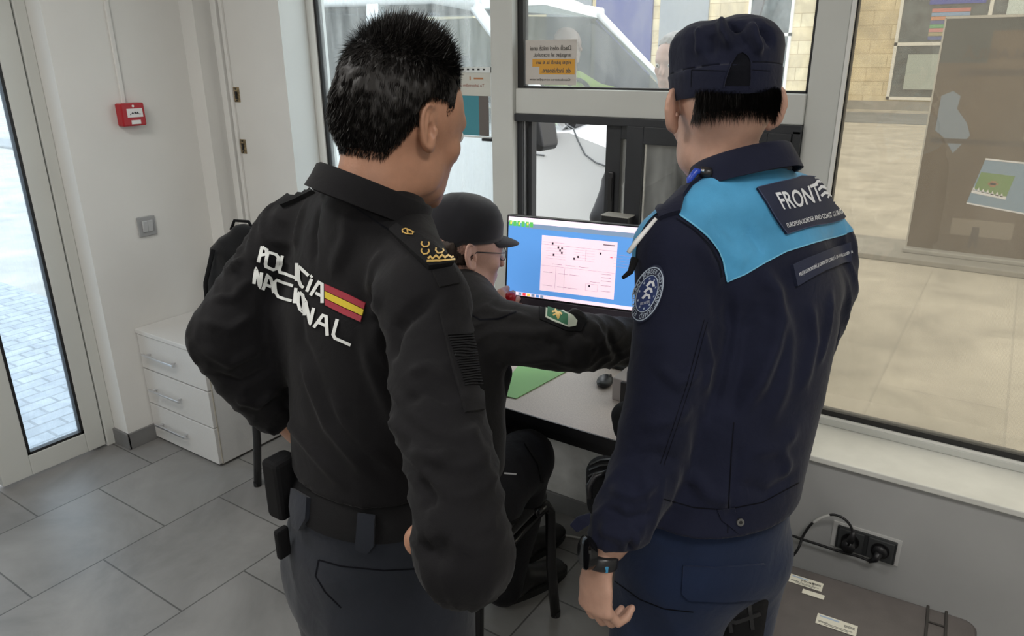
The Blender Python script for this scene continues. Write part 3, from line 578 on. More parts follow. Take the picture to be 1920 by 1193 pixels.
b = MB(); b.prism([(.02, bY-.003, 1.04), (.30, bY-.003, 1.04), (.50, bY-.003, 1.10), (.60, bY-.003, 1.52), (.35, bY-.003, 1.50), (.14, bY-.003, 1.32)], (0, .002, 0)); b.build('pale_figure', mat('banner_pale_figure', (.24, .21, .16), .7), t)
b = MB(); b.prism([(-.27, bY-.003, .50), (.17, bY-.003, .45), (.17, bY-.003, .84), (-.20, bY-.003, .86)], (0, .002, 0)); b.build('blue_picture', mat('banner_blue_picture', (.20, .31, .44), .6), t)
b = MB(); b.prism([(-.235, bY-.004, .62), (.0, bY-.004, .57), (.03, bY-.004, .745), (-.21, bY-.004, .76)], (0, .002, 0)); b.build('green_flag', mat('banner_green', (.13, .26, .06), .6), t)
b = MB(); b.box((-.13, bY-.005, .645), (-.09, bY-.003, .695)); b.box((-.145, bY-.005, .66), (-.075, bY-.003, .68)); b.build('red_emblem', mat('banner_red', (.35, .15, .05), .6), t)
b = MB()
for k in range(7): b.prism([(-.25+.034*k, bY-.0045, .607-.006*k), (-.225+.034*k, bY-.0045, .605-.006*k), (-.2375+.034*k, bY-.0045, .64-.006*k)], (0, .0015, 0))
b.prism([(-.27, bY-.0045, .49), (.17, bY-.0045, .44), (.17, bY-.0045, .452), (-.27, bY-.0045, .502)], (0, .0015, 0)); b.prism([(-.20, bY-.0045, .862), (.17, bY-.0045, .842), (.17, bY-.0045, .855), (-.20, bY-.0045, .875)], (0, .0015, 0)); b.prism([(-.25, bY-.0045, .585), (.0, bY-.0045, .55), (.0, bY-.0045, .575), (-.25, bY-.0045, .612)], (0, .0015, 0))
b.build('white_trim', tw, t)
b = MB(); b.box((-.35, bY-.003, .22), (.10, bY-.0005, .36)); b.build('pale_box', mat('banner_pale_box', (.22, .18, .14), .7), t)
b = MB(); b.prism([(-.20, bY-.004, .12), (-.18, bY-.004, .12), (-.165, bY-.004, .2), (-.15, bY-.004, .12), (-.13, bY-.004, .12), (-.14, bY-.004, .3), (-.19, bY-.004, .3)], (0, .002, 0)); b.build('walking_figure', bt, t)
# pale block pillar outside the left pane
pb = mat('pale_blocks', (.46, .47, .47), .8)
t = empty('block_pillar', (-6.2, 5.4, 0), 'stack of grey blocks with white joints seen at the left edge of the left pane', 'pillar')
for k in range(16):
    z = -.02+.20*k; b = MB(); b.box((-6.75, 5.2, z), (-5.98, 5.6, z+.155)); b.build('block', mat('dull_block', (.20, .20, .20), .8) if k == 0 else bpy.data.materials['dull_block'], t)
    b = MB(); b.box((-6.78, 5.18, z+.155), (-5.95, 5.62, z+.20)); b.build('joint', mat('joint_white', (.62, .64, .64), .7) if k == 0 else bpy.data.materials['joint_white'], t)
# ---- van parked along the booth, nose to the right
vw = mat('white_van_paint', (.90, .91, .92), .22, coat=.6); vg = mat('van_glass', (.06, .075, .08), .1); vk = mat('van_black_plastic', (.02, .02, .022), .45); vs = mat('van_seam', (.16, .17, .18), .5)
def van():
    t = empty('white_van', (-4.2, 4.6, 0), 'white van parked outside the service window with its driver inside', 'van')
    y0, y1 = 3.62, 5.52; YC = (y0+y1)/2
    # side profile (x, z) of the lower body; cabin is a separate lofted shell with real openings
    low = [(-7.6, .28), (-7.6, 1.30), (-3.3, 1.30), (-2.35, 1.325), (-2.06, 1.35), (-1.75, 1.29), (-1.42, 1.19), (-1.18, 1.02), (-1.06, .78), (-1.02, .5), (-1.06, .28)]
    N_ = 25; rings = []
    for k in range(N_):
        s = -1+2*k/(N_-1); e = abs(s)**6; yy = YC+s*(y1-y0)/2
        rr = []
        for (x, z) in low:
            zz = z-(.05*e if z > .9 else 0); xx = x-(.10*(abs(s)**3) if x > -2.0 else 0)
            rr.append((xx, yy, zz))
        rings.append(rr)
    auto(MB().loft(rings).build('lower_body', vw, t), 30)
    def pil(pts, w, nm='pillar', M=vw): return MB().tube(pts, w, 10).build(nm, M, t, smooth=True)
    for (ya, yt) in ((y0+.05, y0+.16), (y1-.05, y1-.16)):
        pil([(-2.10, ya, 1.33), (-2.42, ya+.3*(yt-ya), 1.62), (-2.80, yt, 1.98)], [.034, .030, .036], 'front_pillar')
        for x in (-3.55, -4.55): b = MB(); b.loft([[(x-.08, ya-.02, 1.29), (x+.06, ya-.02, 1.29), (x+.06, ya+.05, 1.29), (x-.08, ya+.05, 1.29)], [(x-.09, yt-.03, 2.02), (x+.01, yt-.03, 2.02), (x+.01, yt+.03, 2.02), (x-.09, yt+.03, 2.02)]]); b.build('door_pillar', vw, t)
        b = MB(); b.loft([[(-7.6, ya-.03, 1.29), (-5.35, ya-.03, 1.29), (-5.35, ya+.03, 1.29), (-7.6, ya+.03, 1.29)], [(-7.5, yt-.03, 2.05), (-5.35, yt-.03, 2.05), (-5.35, yt+.03, 2.05), (-7.5, yt+.03, 2.05)]]); b.build('rear_side_panel', vw, t)
        pil([(-2.78, yt, 1.99), (-3.1, yt-.0, 2.045), (-4.6, yt, 2.07), (-7.5, yt, 2.05)], [.045]*4, 'roof_rail')
    b = MB(); rr = []
    for (x, z) in ((-2.80, 1.995), (-3.1, 2.07), (-3.6, 2.13), (-4.6, 2.17), (-7.5, 2.14)):
        rr.append([(x+.0, YC+s*.80, z+.10*(1-s*s)-.02*(abs(s) > .9)) for s in [-1+2*i/10 for i in range(11)]]+[(x, YC+s*.80, z-.03) for s in [1-2*i/10 for i in range(11)]])
    b.loft(rr); auto(b.build('roof', vw, t))
    wg = glassmat('van_windscreen', (.50, .54, .54), .06, (.5, .53, .52), base=.02, ior=1.12); wd_ = glassmat('van_tinted_side_glass', (.12, .14, .14), .03, (.3, .3, .3), base=.02, ior=1.12)
    b = MB(); b.loft([[(-2.11, y0+.06, 1.35), (-2.09, YC, 1.37), (-2.11, y1-.06, 1.35)], [(-2.12, y0+.06, 1.35), (-2.10, YC, 1.37), (-2.12, y1-.06, 1.35)], [(-2.83, y0+.17, 1.99), (-2.81, YC, 2.03), (-2.83, y1-.17, 1.99)], [(-2.82, y0+.17, 1.99), (-2.80, YC, 2.03), (-2.82, y1-.17, 1.99)]][:1]+[[(-2.83, y0+.17, 1.99), (-2.81, YC, 2.03), (-2.83, y1-.17, 1.99)]], cap=False, closed=False); b.build('windscreen', wg, t)
    for (ya, yt) in ((y0+.045, y0+.155), (y1-.045, y1-.155)):
        b = MB(); b.loft([[(-3.50, ya, 1.31), (-2.16, ya, 1.33)], [(-3.54, yt, 2.0), (-2.86, yt, 1.97)]], cap=False, closed=False); b.build('side_window', wg if ya < YC else wd_, t)
        b = MB(); b.loft([[(-5.35, ya, 1.31), (-3.62, ya, 1.31)], [(-5.35, yt, 2.0), (-3.64, yt, 2.0)]], cap=False, closed=False); b.build('side_window', wd_, t)
    b = MB(); b.tube([(-2.07, y0+.05, 1.345), (-2.05, YC, 1.37), (-2.07, y1-.05, 1.345)], .03, 8); b.build('cowl', vk, t)
    pil([(-2.0, y0+.35, 1.375), (-2.02, YC, 1.39), (-2.08, y1-.5, 1.385)], .009, 'wiper', vk)
    b = MB(); b.box((-3.3, y0+.12, .9), (-2.15, y1-.12, 1.27)); b.build('dashboard', vk, t)
    b = MB(); b.box((-4.75, y0+.1, .45), (-4.7, y1-.1, 2.02)); b.build('bulkhead', vk, t)
    b = MB(); b.box((-4.7, y0+.18, 2.03), (-3.05, y1-.18, 2.045)); b.build('headliner', bpy.data.materials['van_seat'] if 'van_seat' in bpy.data.materials else mat('van_headliner', (.12, .12, .12), .9), t)
    b = MB(); b.box((-7.4, y0+.08, .35), (-3.3, y1-.08, .45)); b.build('cabin_floor', vk, t)
    b = MB(); sw = []; cx, cy, cz, R_ = -2.72, 4.98, 1.38, .19
    for k in range(25): a = 2*math.pi*k/24; sw.append((cx+.5*R_*math.sin(a)*-.6, cy+R_*math.cos(a), cz+R_*math.sin(a)*.8))
    b.tube(sw, .016, 8, cap=False); b.tube([(cx, cy-R_, cz), (cx, cy+R_, cz)], .014, 8); b.build('steering_wheel', vk, t, smooth=True)
    for yy in (4.22, 4.98):
        b = MB(); b.box((-3.85, yy-.24, .6), (-3.35, yy+.24, .75), .05); b.box((-3.92, yy-.23, .7), (-3.76, yy+.23, 1.45), .06); b.box((-3.90, yy-.12, 1.48), (-3.79, yy+.12, 1.70), .04); b.build('seat', mat('van_seat', (.10, .105, .11), .8) if yy < 4.5 else bpy.data.materials['van_seat'], t)
    # mirror
    b = MB(); mc = at(1002, 248, 3.78)
    b.loft([[(mc[0]+dx*q, mc[1]+dy, mc[2]+dz*q) for (dx, dz) in ((-.13, .17), (.02, .17), (.06, .14), (.105, -.06), (.09, -.085), (-.13, -.075))] for dy, q in ((-.10, .75), (-.08, 1), (.06, 1), (.10, .8))]); b.build('side_mirror', vk, t, bev=.008)
    b = MB(); b.tube([(mc[0]-.06, mc[1]+.03, mc[2]-.03), (mc[0]-.12, y0+.04, mc[2]-.06)], .035, 8); b.build('mirror_arm', vk, t, smooth=True)
    # seams, headlamp, handle
    b = MB(); S1 = [on_y(x, y, y0-.001) for x, y in ((1060, 232), (1075, 241), (1083, 262), (1097, 290), (1117, 305), (1140, 313))]
    b.tube(S1, .005, 6); b.build('bonnet_seam', vs, t)
    b = MB(); b.tube([on_y(x, y, y0-.003) for x, y in ((992, 288), (1005, 290), (1020, 292))], .005, 6); b.build('trim_line', vs, t)
    b = MB(); b.tube([(-3.58, y0-.003, .45), (-3.60, y0-.003, 1.28)], .004, 6); b.tube([(-2.33, y0-.003, .45), (-2.33, y0-.003, 1.27)], .004, 6); b.build('door_seam', vs, t)
    b = MB(); b.loft([[(-1.50, y0-.004, 1.12), (-1.15, y0+.06, 1.0), (-1.13, y0+.06, .86), (-1.42, y0-.004, .92)], [(-1.50, y0+.2, 1.14), (-1.10, y0+.30, 1.02), (-1.06, y0+.30, .86), (-1.42, y0+.2, .92)]]); b.build('headlamp', mat('lamp_lens', (.55, .56, .57), .08), t)
    for x in (-1.85, -6.3):
        for (a, c) in ((y0-.01, y0+.22), (y1-.22, y1+.01)):
            b = MB(); b.cyl((x, a, .31), (x, c, .31), .33, n=32); wl = b.build('wheel', mat('tyre', (.02, .02, .02), .8) if 'tyre' not in bpy.data.materials else bpy.data.materials['tyre'], t, bev=.02)
            b = MB(); b.cyl((x, a-.008, .31), (x, a+.02, .31), .2, n=24); b.build('hub', chrome, wl)
    b = MB(); b.box((-3.45, y0-.025, 1.05), (-3.25, y0, 1.09)); b.build('door_handle', vk, t, bev=.006)
van()
# ------------------------------------------------------------------ soft-body modelling: distance fields -> one skin
def smin(a, b, k):
    h = np.clip(.5+.5*(b-a)/k, 0, 1); return b*(1-h)+a*h-k*h*(1-h)
class Field:
    """union of tapered elliptic limbs and ellipsoids, meshed with surface nets"""
    def __init__(s): s.p = []
    def limb(s, st, w=(1, 0, 0), k=.03, sub=False):
        # st: list of (centre, half width along w, half depth)
        st = [(np.array(c, float), a, b) for c, a, b in st]
        s.p.append(('limb', st, unit(w), k, sub)); return s
    def ell(s, c, r, R=None, k=.02, sub=False):
        s.p.append(('ell', np.array(c, float), np.array(r, float), np.eye(3) if R is None else np.array(R), k, sub)); return s
    def cut(s, p, n): s.cuts = getattr(s, 'cuts', [])+[(np.array(p, float), unit(n))]; return s     # keeps the side n points to
    def mesh(s, h, grow=0.0, smooth=2, lo=None, hi=None):
        los = []; his = []
        for q in s.p:
            if q[-1]: continue
            if q[0] == 'limb':
                for c, a, b in q[1]: los.append(c-max(a, b)); his.append(c+max(a, b))
            else: los.append(q[1]-max(q[2])); his.append(q[1]+max(q[2]))
        L = np.min(los, 0)-.03-grow; H_ = np.max(his, 0)+.03+grow
        if lo is not None: L = np.maximum(L, lo)
        if hi is not None: H_ = np.minimum(H_, hi)
        n = np.ceil((H_-L)/h).astype(int)+1
        ax = [L[i]+h*np.arange(n[i]) for i in range(3)]
        V = np.full(n, .5, np.float32)
        for q in s.p:
            if q[0] == 'limb':
                _, st, w, k, sub = q
                segs = list(zip(st, st[1:]))
                bl = np.min([c-max(a, b) for c, a, b in st], 0)-2*k-.03; bh = np.max([c+max(a, b) for c, a, b in st], 0)+2*k+.03
            else:
                _, c, r, R, k, sub = q; bl = c-max(r)-2*k-.03; bh = c+max(r)+2*k+.03
            i0 = np.clip(np.floor((bl-L)/h).astype(int), 0, n); i1 = np.clip(np.ceil((bh-L)/h).astype(int)+1, 0, n)
            if np.any(i1 <= i0): continue
            sl = tuple(slice(a, b) for a, b in zip(i0, i1))
            X, Y, Z = np.meshgrid(ax[0][sl[0]], ax[1][sl[1]], ax[2][sl[2]], indexing='ij')
            if q[0] == 'limb':
                D = np.full(X.shape, 9., np.float32)
                for (c0, a0, b0), (c1, a1, b1) in segs:
                    ab = c1-c0; l2 = ab@ab
                    dx, dy, dz = X-c0[0], Y-c0[1], Z-c0[2]
                    t = np.clip((dx*ab[0]+dy*ab[1]+dz*ab[2])/l2, 0, 1)
                    e = ab/math.sqrt(l2); ww = w-e*(w@e); ww = ww/max(1e-6, np.linalg.norm(ww)); dd = np.cross(e, ww)
                    qx, qy, qz = dx-t*ab[0], dy-t*ab[1], dz-t*ab[2]
                    A = a0+(a1-a0)*t; B = b0+(b1-b0)*t
                    qw = qx*ww[0]+qy*ww[1]+qz*ww[2]; qd = qx*dd[0]+qy*dd[1]+qz*dd[2]; qe = qx*e[0]+qy*e[1]+qz*e[2]; E_ = np.minimum(A, B)
                    k1 = np.sqrt((qw/A)**2+(qd/B)**2+(qe/E_)**2); k2 = np.sqrt((qw/A**2)**2+(qd/B**2)**2+(qe/E_**2)**2)
                    D = np.minimum(D, np.where(k1 < 1e-3, -E_, k1*(k1-1)/np.maximum(k2, 1e-6)))
            else:
                P = np.stack([X-c[0], Y-c[1], Z-c[2]], -1)@R.T
                k1 = np.sqrt(((P/r)**2).sum(-1)); k2 = np.sqrt(((P/r**2)**2).sum(-1)); D = np.where(k1 < 1e-3, -min(r), k1*(k1-1)/np.maximum(k2, 1e-6))
            if sub: V[sl] = -smin(-V[sl], D, k)
            else: V[sl] = smin(V[sl], D, k)
        V = V-grow
        for p, nrm in getattr(s, 'cuts', []):
            pl = (nrm[0]*(p[0]-ax[0]))[:, None, None]+(nrm[1]*(p[1]-ax[1]))[None, :, None]+(nrm[2]*(p[2]-ax[2]))[None, None, :]
            V = np.maximum(V, pl).astype(np.float32)
        V[0] = V[-1] = .5; V[:, 0] = V[:, -1] = .5; V[:, :, 0] = V[:, :, -1] = .5
        return nets(V, L, h, smooth)
def nets(V, L, h, smooth=2):
    ins = V < 0; n = V.shape
    c = [(i, j, k) for i in (0, 1) for j in (0, 1) for k in (0, 1)]
    def sh(A, o): return A[o[0]:n[0]-1+o[0], o[1]:n[1]-1+o[1], o[2]:n[2]-1+o[2]]
    cnt = sum(sh(ins, o).astype(np.int8) for o in c); act = (cnt > 0) & (cnt < 8)
    idx = np.argwhere(act); ids = -np.ones(act.shape, np.int64); ids[tuple(idx.T)] = np.arange(len(idx))
    acc = np.zeros((len(idx), 3)); num = np.zeros(len(idx))
    for a in c:
        for ax in range(3):
            if a[ax] == 0:
                b = list(a); b[ax] = 1
                va = V[idx[:, 0]+a[0], idx[:, 1]+a[1], idx[:, 2]+a[2]]; vb = V[idx[:, 0]+b[0], idx[:, 1]+b[1], idx[:, 2]+b[2]]
                m_ = (va < 0) != (vb < 0); t = np.where(m_, va/np.where(m_, va-vb, 1), 0)
                p = np.tile(np.array(a, float), (len(idx), 1)); p[:, ax] += t
                acc[m_] += p[m_]; num[m_] += 1
    verts = L+h*(idx+acc/num[:, None])
    F = []
    for ax in range(3):
        o = [0, 0, 0]; o[ax] = 1; s0 = tuple(slice(1 if i != ax else 0, n[i]-1) for i in range(3))
        s1 = tuple(slice((1 if i != ax else 1), (n[i]-1 if i != ax else n[i])) for i in range(3))
        a = ins[s0]; b = ins[s1]; d = np.argwhere(a != b); sg = a[tuple(d.T)]
        off = np.array([1 if i != ax else 0 for i in range(3)]); g = d+off
        u, v = [(1, 2), (2, 0), (0, 1)][ax]
        def cell(du, dv):
            q = g.copy(); q[:, u] -= du; q[:, v] -= dv; return ids[tuple(q.T)]
        f = np.stack([cell(1, 1), cell(0, 1), cell(0, 0), cell(1, 0)], 1); f[~sg] = f[~sg][:, ::-1]; F.append(f)
    F = np.concatenate(F); F = F[(F >= 0).all(1)]
    verts = lap(verts, F, smooth)
    return verts, F
def edges_of(F):
    e = np.concatenate([F[:, [i, (i+1) % F.shape[1]]] for i in range(F.shape[1])]); return e
def lap(v, F, it, lam=.5):
    e = edges_of(F); e = np.concatenate([e, e[:, ::-1]]); deg = np.bincount(e[:, 0], minlength=len(v)).astype(float)
    for _ in range(it):
        s = np.stack([np.bincount(e[:, 0], v[e[:, 1], k], len(v)) for k in range(3)], 1)/np.maximum(deg, 1)[:, None]
        v = v+lam*(s-v)
    return v
def normals(v, F):
    n = np.cross(v[F[:, 2]]-v[F[:, 0]], v[F[:, 3]]-v[F[:, 1]]); o = np.zeros_like(v)
    for i in range(4):
        for k in range(3): o[:, k] += np.bincount(F[:, i], n[:, k], len(v))
    return o/np.maximum(np.linalg.norm(o, axis=1), 1e-9)[:, None]
def hash3(i, j, k):
    x = (i*374761393+j*668265263+k*2147483647) & 0xffffffff; x = ((x ^ (x >> 13))*1274126177) & 0xffffffff; return ((x ^ (x >> 16)) & 0xffff)/65535.
def vnoise(P):
    I = np.floor(P).astype(np.int64); f = P-I; f = f*f*(3-2*f); r = 0
    for a in (0, 1):
        for b in (0, 1):
            for c in (0, 1):
                wgt = (f[:, 0] if a else 1-f[:, 0])*(f[:, 1] if b else 1-f[:, 1])*(f[:, 2] if c else 1-f[:, 2]); r = r+wgt*hash3(I[:, 0]+a, I[:, 1]+b, I[:, 2]+c)
    return r
def ridged(P): return 1-np.abs(2*vnoise(P)-1)
def bvh(v, F): return BVHTree.FromPolygons([tuple(p) for p in v], [tuple(map(int, f)) for f in F])
def folds(v, F, lines, tree=None):
    """lines: (pixel polyline, width m, amplitude m).  every line is laid on the cloth and pushed along its normals"""
    N = normals(v, F); tree = tree or bvh(v, F); d = np.zeros(len(v))
    for pts, wd, am in lines:
        P = []
        for (a, b), (c, e) in zip(pts, pts[1:]):
            for q in np.linspace(0, 1, 7)[:-1] if (c, e) != pts[-1] else np.linspace(0, 1, 7):
                h = tree.ray_cast(Vector(CAM), Vector(raydir(a+(c-a)*q, b+(e-b)*q)))
                if h[0] is not None: P.append(np.array(h[0]))
        if len(P) < 2: continue
        P = np.array(P); n = len(P); lo = P.min(0)-wd*3; hi = P.max(0)+wd*3
        m_ = np.where(((v > lo) & (v < hi)).all(1))[0]
        if not len(m_): continue
        best = np.full(len(m_), 9.); bt = np.zeros(len(m_))
        for i in range(n-1):
            ab = P[i+1]-P[i]; l2 = max(ab@ab, 1e-9)
            if l2 > .01: continue
            t = np.clip(((v[m_]-P[i])@ab)/l2, 0, 1); dd = np.linalg.norm(v[m_]-P[i]-t[:, None]*ab, axis=1)
            u = dd < best; best[u] = dd[u]; bt[u] = (i+t[u])/(n-1)
        d[m_] += 1.35*am*np.exp(-(best/wd)**2)*np.clip(np.sin(np.pi*np.clip(bt, .02, .98))*1.6, 0, 1)
    return v+N*d[:, None]
def wrinkle(v, F, amp, scale, mask=None, power=2):
    """scale: 3 frequencies along x,y,z"""
    N = normals(v, F); P = v*np.array(scale)+7.3; r = ridged(P+.6*vnoise(v*6)[:, None])**power-.35
    if mask is not None: r = r*mask
    return v+N*(1.25*amp*r)[:, None]
def skinobj(name, vF, M, parent, mats=None, midx=None):
    v, F = vF; me = bpy.data.meshes.new(name)
    me.vertices.add(len(v)); me.vertices.foreach_set('co', np.ascontiguousarray(v, dtype=np.float32).ravel())
    me.loops.add(F.size); me.loops.foreach_set('vertex_index', F.astype(np.int32).ravel()); me.polygons.add(len(F))
    me.polygons.foreach_set('loop_start', np.arange(0, F.size, F.shape[1], dtype=np.int32))
    for mm in (mats or [M]): me.materials.append(mm)
    if midx is not None: me.polygons.foreach_set('material_index', midx.astype(np.int32))
    me.update(calc_edges=True); me.validate()
    return link(name, me, parent, True)
def merge(*vf):
    V = []; F = []; o = 0
    for v, f in vf: V.append(v); F.append(f+o); o += len(v)
    return np.concatenate(V), np.concatenate(F)
# ---- cutting a region out of a garment, as a panel lying on it
def cam_plane(a, b, keep):
    """plane through the lens and two picture points; keep = a picture point on the kept side"""
    n = np.cross(raydir(*a), raydir(*b)); n = unit(n)
    if n@raydir(*keep) < 0: n = -n
    return n
def panel(name, vF, planes, M, parent, lift=.0015, box=None, thick=.0012):
    """planes: (point, normal); the part in front of all planes is kept"""
    v, F = vF; N = normals(v, F); v2 = v+N*lift
    keep = np.ones(len(v), bool)
    for p, n in planes: keep &= ((v-np.array(p))@np.array(n)) > -.02
    if box is not None: keep &= ((v > np.array(box[0])) & (v < np.array(box[1]))).all(1)
    ff = F[keep[F].all(1)]
    if not len(ff): return None
    u, inv = np.unique(ff, return_inverse=True); ff = inv.reshape(ff.shape)
    bm = bmesh.new(); vs = [bm.verts.new(p) for p in v2[u]]
    for f in ff:
        try: bm.faces.new([vs[i] for i in f])
        except ValueError: pass
    for p, n in planes:
        bmesh.ops.bisect_plane(bm, geom=bm.verts[:]+bm.edges[:]+bm.faces[:], plane_co=Vector(p), plane_no=Vector(n), clear_inner=True)
    if thick:
        bm.normal_update(); r = bmesh.ops.solidify(bm, geom=bm.faces[:], thickness=-thick if False else thick)
    me = bpy.data.meshes.new(name); bm.to_mesh(me); bm.free(); me.materials.append(M); return link(name, me, parent, True)
# ---- laying flat shapes on a garment
def pip(poly, x, y):
    c = False; n = len(poly); j = n-1
    for i in range(n):
        if (poly[i][1] > y) != (poly[j][1] > y) and x < (poly[j][0]-poly[i][0])*(y-poly[i][1])/(poly[j][1]-poly[i][1])+poly[i][0]: c = not c
        j = i
    return c
def cast(tree, px, py):
    h = tree.ray_cast(Vector(CAM), Vector(raydir(px, py)))
    return (h[0], h[1]) if h[0] is not None else (None, None)
def lay(name, pts2, faces, tree, M, parent, lift=.001, thick=0, smooth=True, avgn=True):
    P = []; N = []
    for x, y in pts2:
        p, n = cast(tree, x, y); P.append(p); N.append(n)
    ok = [p is not None for p in P]
    nn = [Vector() for _ in P]
    faces = [f for f in faces if all(ok[i] for i in f)]
    nb = [set() for _ in P]
    for f in faces:
        for a in f:
            for b in f: nb[a].add(b)
    bm = bmesh.new(); top = {}
    for i, p in enumerate(P):
        if not ok[i] or not nb[i]: continue
        n = Vector()
        for j in nb[i]: n += N[j] if N[j].dot(Vector(CF)) < 0 else -N[j]
        n.normalize(); nn[i] = n; top[i] = bm.verts.new(p+n*(lift+thick))
    tf = []
    for f in faces:
        try: tf.append(bm.faces.new([top[i] for i in f]))
        except ValueError: pass
    if thick:
        be = [e for e in bm.edges if len(e.link_faces) == 1]; low = {}
        inv = {q: i for i, q in top.items()}
        for e in be:
            for q in e.verts:
                if q not in low: low[q] = bm.verts.new(q.co-nn[inv[q]]*(thick+lift+.002))
        for e in be:
            a, b = e.verts; bm.faces.new((a, b, low[b], low[a]))
    bmesh.ops.recalc_face_normals(bm, faces=bm.faces)
    if tf:
        f = max(tf, key=lambda q: q.calc_area() if q.is_valid else 0)
        if f.normal.dot(Vector(CF)) > 0: bmesh.ops.reverse_faces(bm, faces=bm.faces)
    me = bpy.data.meshes.new(name); bm.to_mesh(me); bm.free(); me.materials.append(M)
    o = link(name, me, parent, smooth)
    if thick:
        bm = bmesh.new(); bm.from_mesh(me)
        for e in bm.edges:
            if len(e.link_faces) == 2 and e.calc_face_angle(0) > .8: e.smooth = False
        bm.to_mesh(me); bm.free()
    return o
def poly_mesh(poly, step):
    x0 = min(p[0] for p in poly); x1 = max(p[0] for p in poly); y0 = min(p[1] for p in poly); y1 = max(p[1] for p in poly)
    B = []
    for (a, b), (c, d) in zip(poly, poly[1:]+poly[:1]):
        n = max(1, int(math.hypot(c-a, d-b)/step)); B += [(a+(c-a)*k/n, b+(d-b)*k/n) for k in range(n)]
    I = []
    y = y0+step*.5
    while y < y1:
        x = x0+step*.5
        while x < x1:
            if pip(poly, x, y) and min((x-p[0])**2+(y-p[1])**2 for p in B) > (step*.4)**2: I.append((x, y))
            x += step
        y += step
    n = len(B)
    r = delaunay_2d_cdt([Vector(p) for p in B+I], [(i, (i+1) % n) for i in range(n)], [list(range(n))], 1, 1e-4)
    return [tuple(q) for q in r[0]], [list(f) for f in r[2]]
def patch(name, poly, tree, M, parent, step=8, lift=.001, thick=.0015):
    v, f = poly_mesh([tuple(map(float, p)) for p in poly], step); return lay(name, v, f, tree, M, parent, lift, thick)
def stroke_geo(pts, wd, step=4, V=None, F=None, across=2):
    V = [] if V is None else V; F = [] if F is None else F
    P = []
    for (a, b), (c, d) in zip(pts, pts[1:]):
        n = max(1, int(math.hypot(c-a, d-b)/step)); P += [(a+(c-a)*k/n, b+(d-b)*k/n) for k in range(n)]
    P.append(pts[-1]); base = len(V); W_ = wd if hasattr(wd, '__len__') else (wd, wd)
    for i, p in enumerate(P):
        a = P[max(i-1, 0)]; b = P[min(i+1, len(P)-1)]; tx, ty = b[0]-a[0], b[1]-a[1]; l = math.hypot(tx, ty) or 1; tx /= l; ty /= l
        if 0 < i < len(P)-1:
            ux, uy = p[0]-a[0], p[1]-a[1]; ll = math.hypot(ux, uy) or 1; cs = max(.6, abs(tx*ux/ll+ty*uy/ll))
        else: cs = 1
        # nib: W_[0] = thickness of strokes that run across, W_[1] = thickness of strokes that run down
        w_ = .5*math.hypot(W_[0]*tx, W_[1]*ty)/cs if W_[0] != W_[1] else .5*W_[0]/cs
        for q in range(across+1): s = -1+2*q/across; V.append((p[0]-ty*w_*s, p[1]+tx*w_*s))
    m_ = across+1
    for i in range(len(P)-1):
        for q in range(across): a = base+i*m_+q; F.append([a, a+1, a+m_+1, a+m_])
    return V, F
def strokes(name, lines, wd, tree, M, parent, step=4, lift=.0012, thick=0):
    V, F = [], []
    for l in lines: stroke_geo(l, wd, step, V, F)
    return lay(name, V, F, tree, M, parent, lift, thick)
def ring_text(name, body, c, h, v, r0, r1, a0, a1, tree, M, parent, lift=.003, weight=0):
    bm = text_mesh(body, weight); xs = [q.co.x for q in bm.verts]; ys = [q.co.y for q in bm.verts]; x0, x1, y0, y1 = min(xs), max(xs), min(ys), max(ys); pts = []
    bm.verts.index_update()
    for q in bm.verts:
        a = math.radians(a0+(a1-a0)*(q.co.x-x0)/(x1-x0)); r = r0+(r1-r0)*(q.co.y-y0)/(y1-y0); pts.append((c[0]+h[0]*r*math.cos(a)+v[0]*r*math.sin(a), c[1]+h[1]*r*math.cos(a)+v[1]*r*math.sin(a)))
    fs = [[q.index for q in f.verts] for f in bm.faces]; bm.free(); return lay(name, pts, fs, tree, M, parent, lift, 0)
def warp_text(name, body, top, bot, tree, M, parent, lift=.002, weight=0, cuts=12, breaks=None):
    """text squeezed between two picture polylines (same number of points) and laid on the cloth"""
    bm = text_mesh(body, weight); xs = [q.co.x for q in bm.verts]; ys = [q.co.y for q in bm.verts]
    x0, x1, y0, y1 = min(xs), max(xs), min(ys), max(ys)
    for q in bm.verts: q.co = Vector(((q.co.x-x0)/(x1-x0), (q.co.y-y0)/(y1-y0), 0))
    for k in range(1, cuts): bmesh.ops.bisect_plane(bm, geom=bm.verts[:]+bm.edges[:]+bm.faces[:], plane_co=(k/cuts, 0, 0), plane_no=(1, 0, 0))
    for k in (1, 2): bmesh.ops.bisect_plane(bm, geom=bm.verts[:]+bm.edges[:]+bm.faces[:], plane_co=(0, k/3, 0), plane_no=(0, 1, 0))
    n = len(top)-1; bk = breaks or [i/n for i in range(n+1)]
    def ev(L, s):
        for i in range(n):
            if s <= bk[i+1] or i == n-1:
                t = (s-bk[i])/(bk[i+1]-bk[i]); return (L[i][0]+(L[i+1][0]-L[i][0])*t, L[i][1]+(L[i+1][1]-L[i][1])*t)
    pts = []
    bm.verts.index_update()
    for q in bm.verts:
        a = ev(top, q.co.x); b = ev(bot, q.co.x); t = q.co.y; pts.append((b[0]+(a[0]-b[0])*t, b[1]+(a[1]-b[1])*t))
    fs = [[q.index for q in f.verts] for f in bm.faces]; bm.free()
    return lay(name, pts, fs, tree, M, parent, lift, 0)
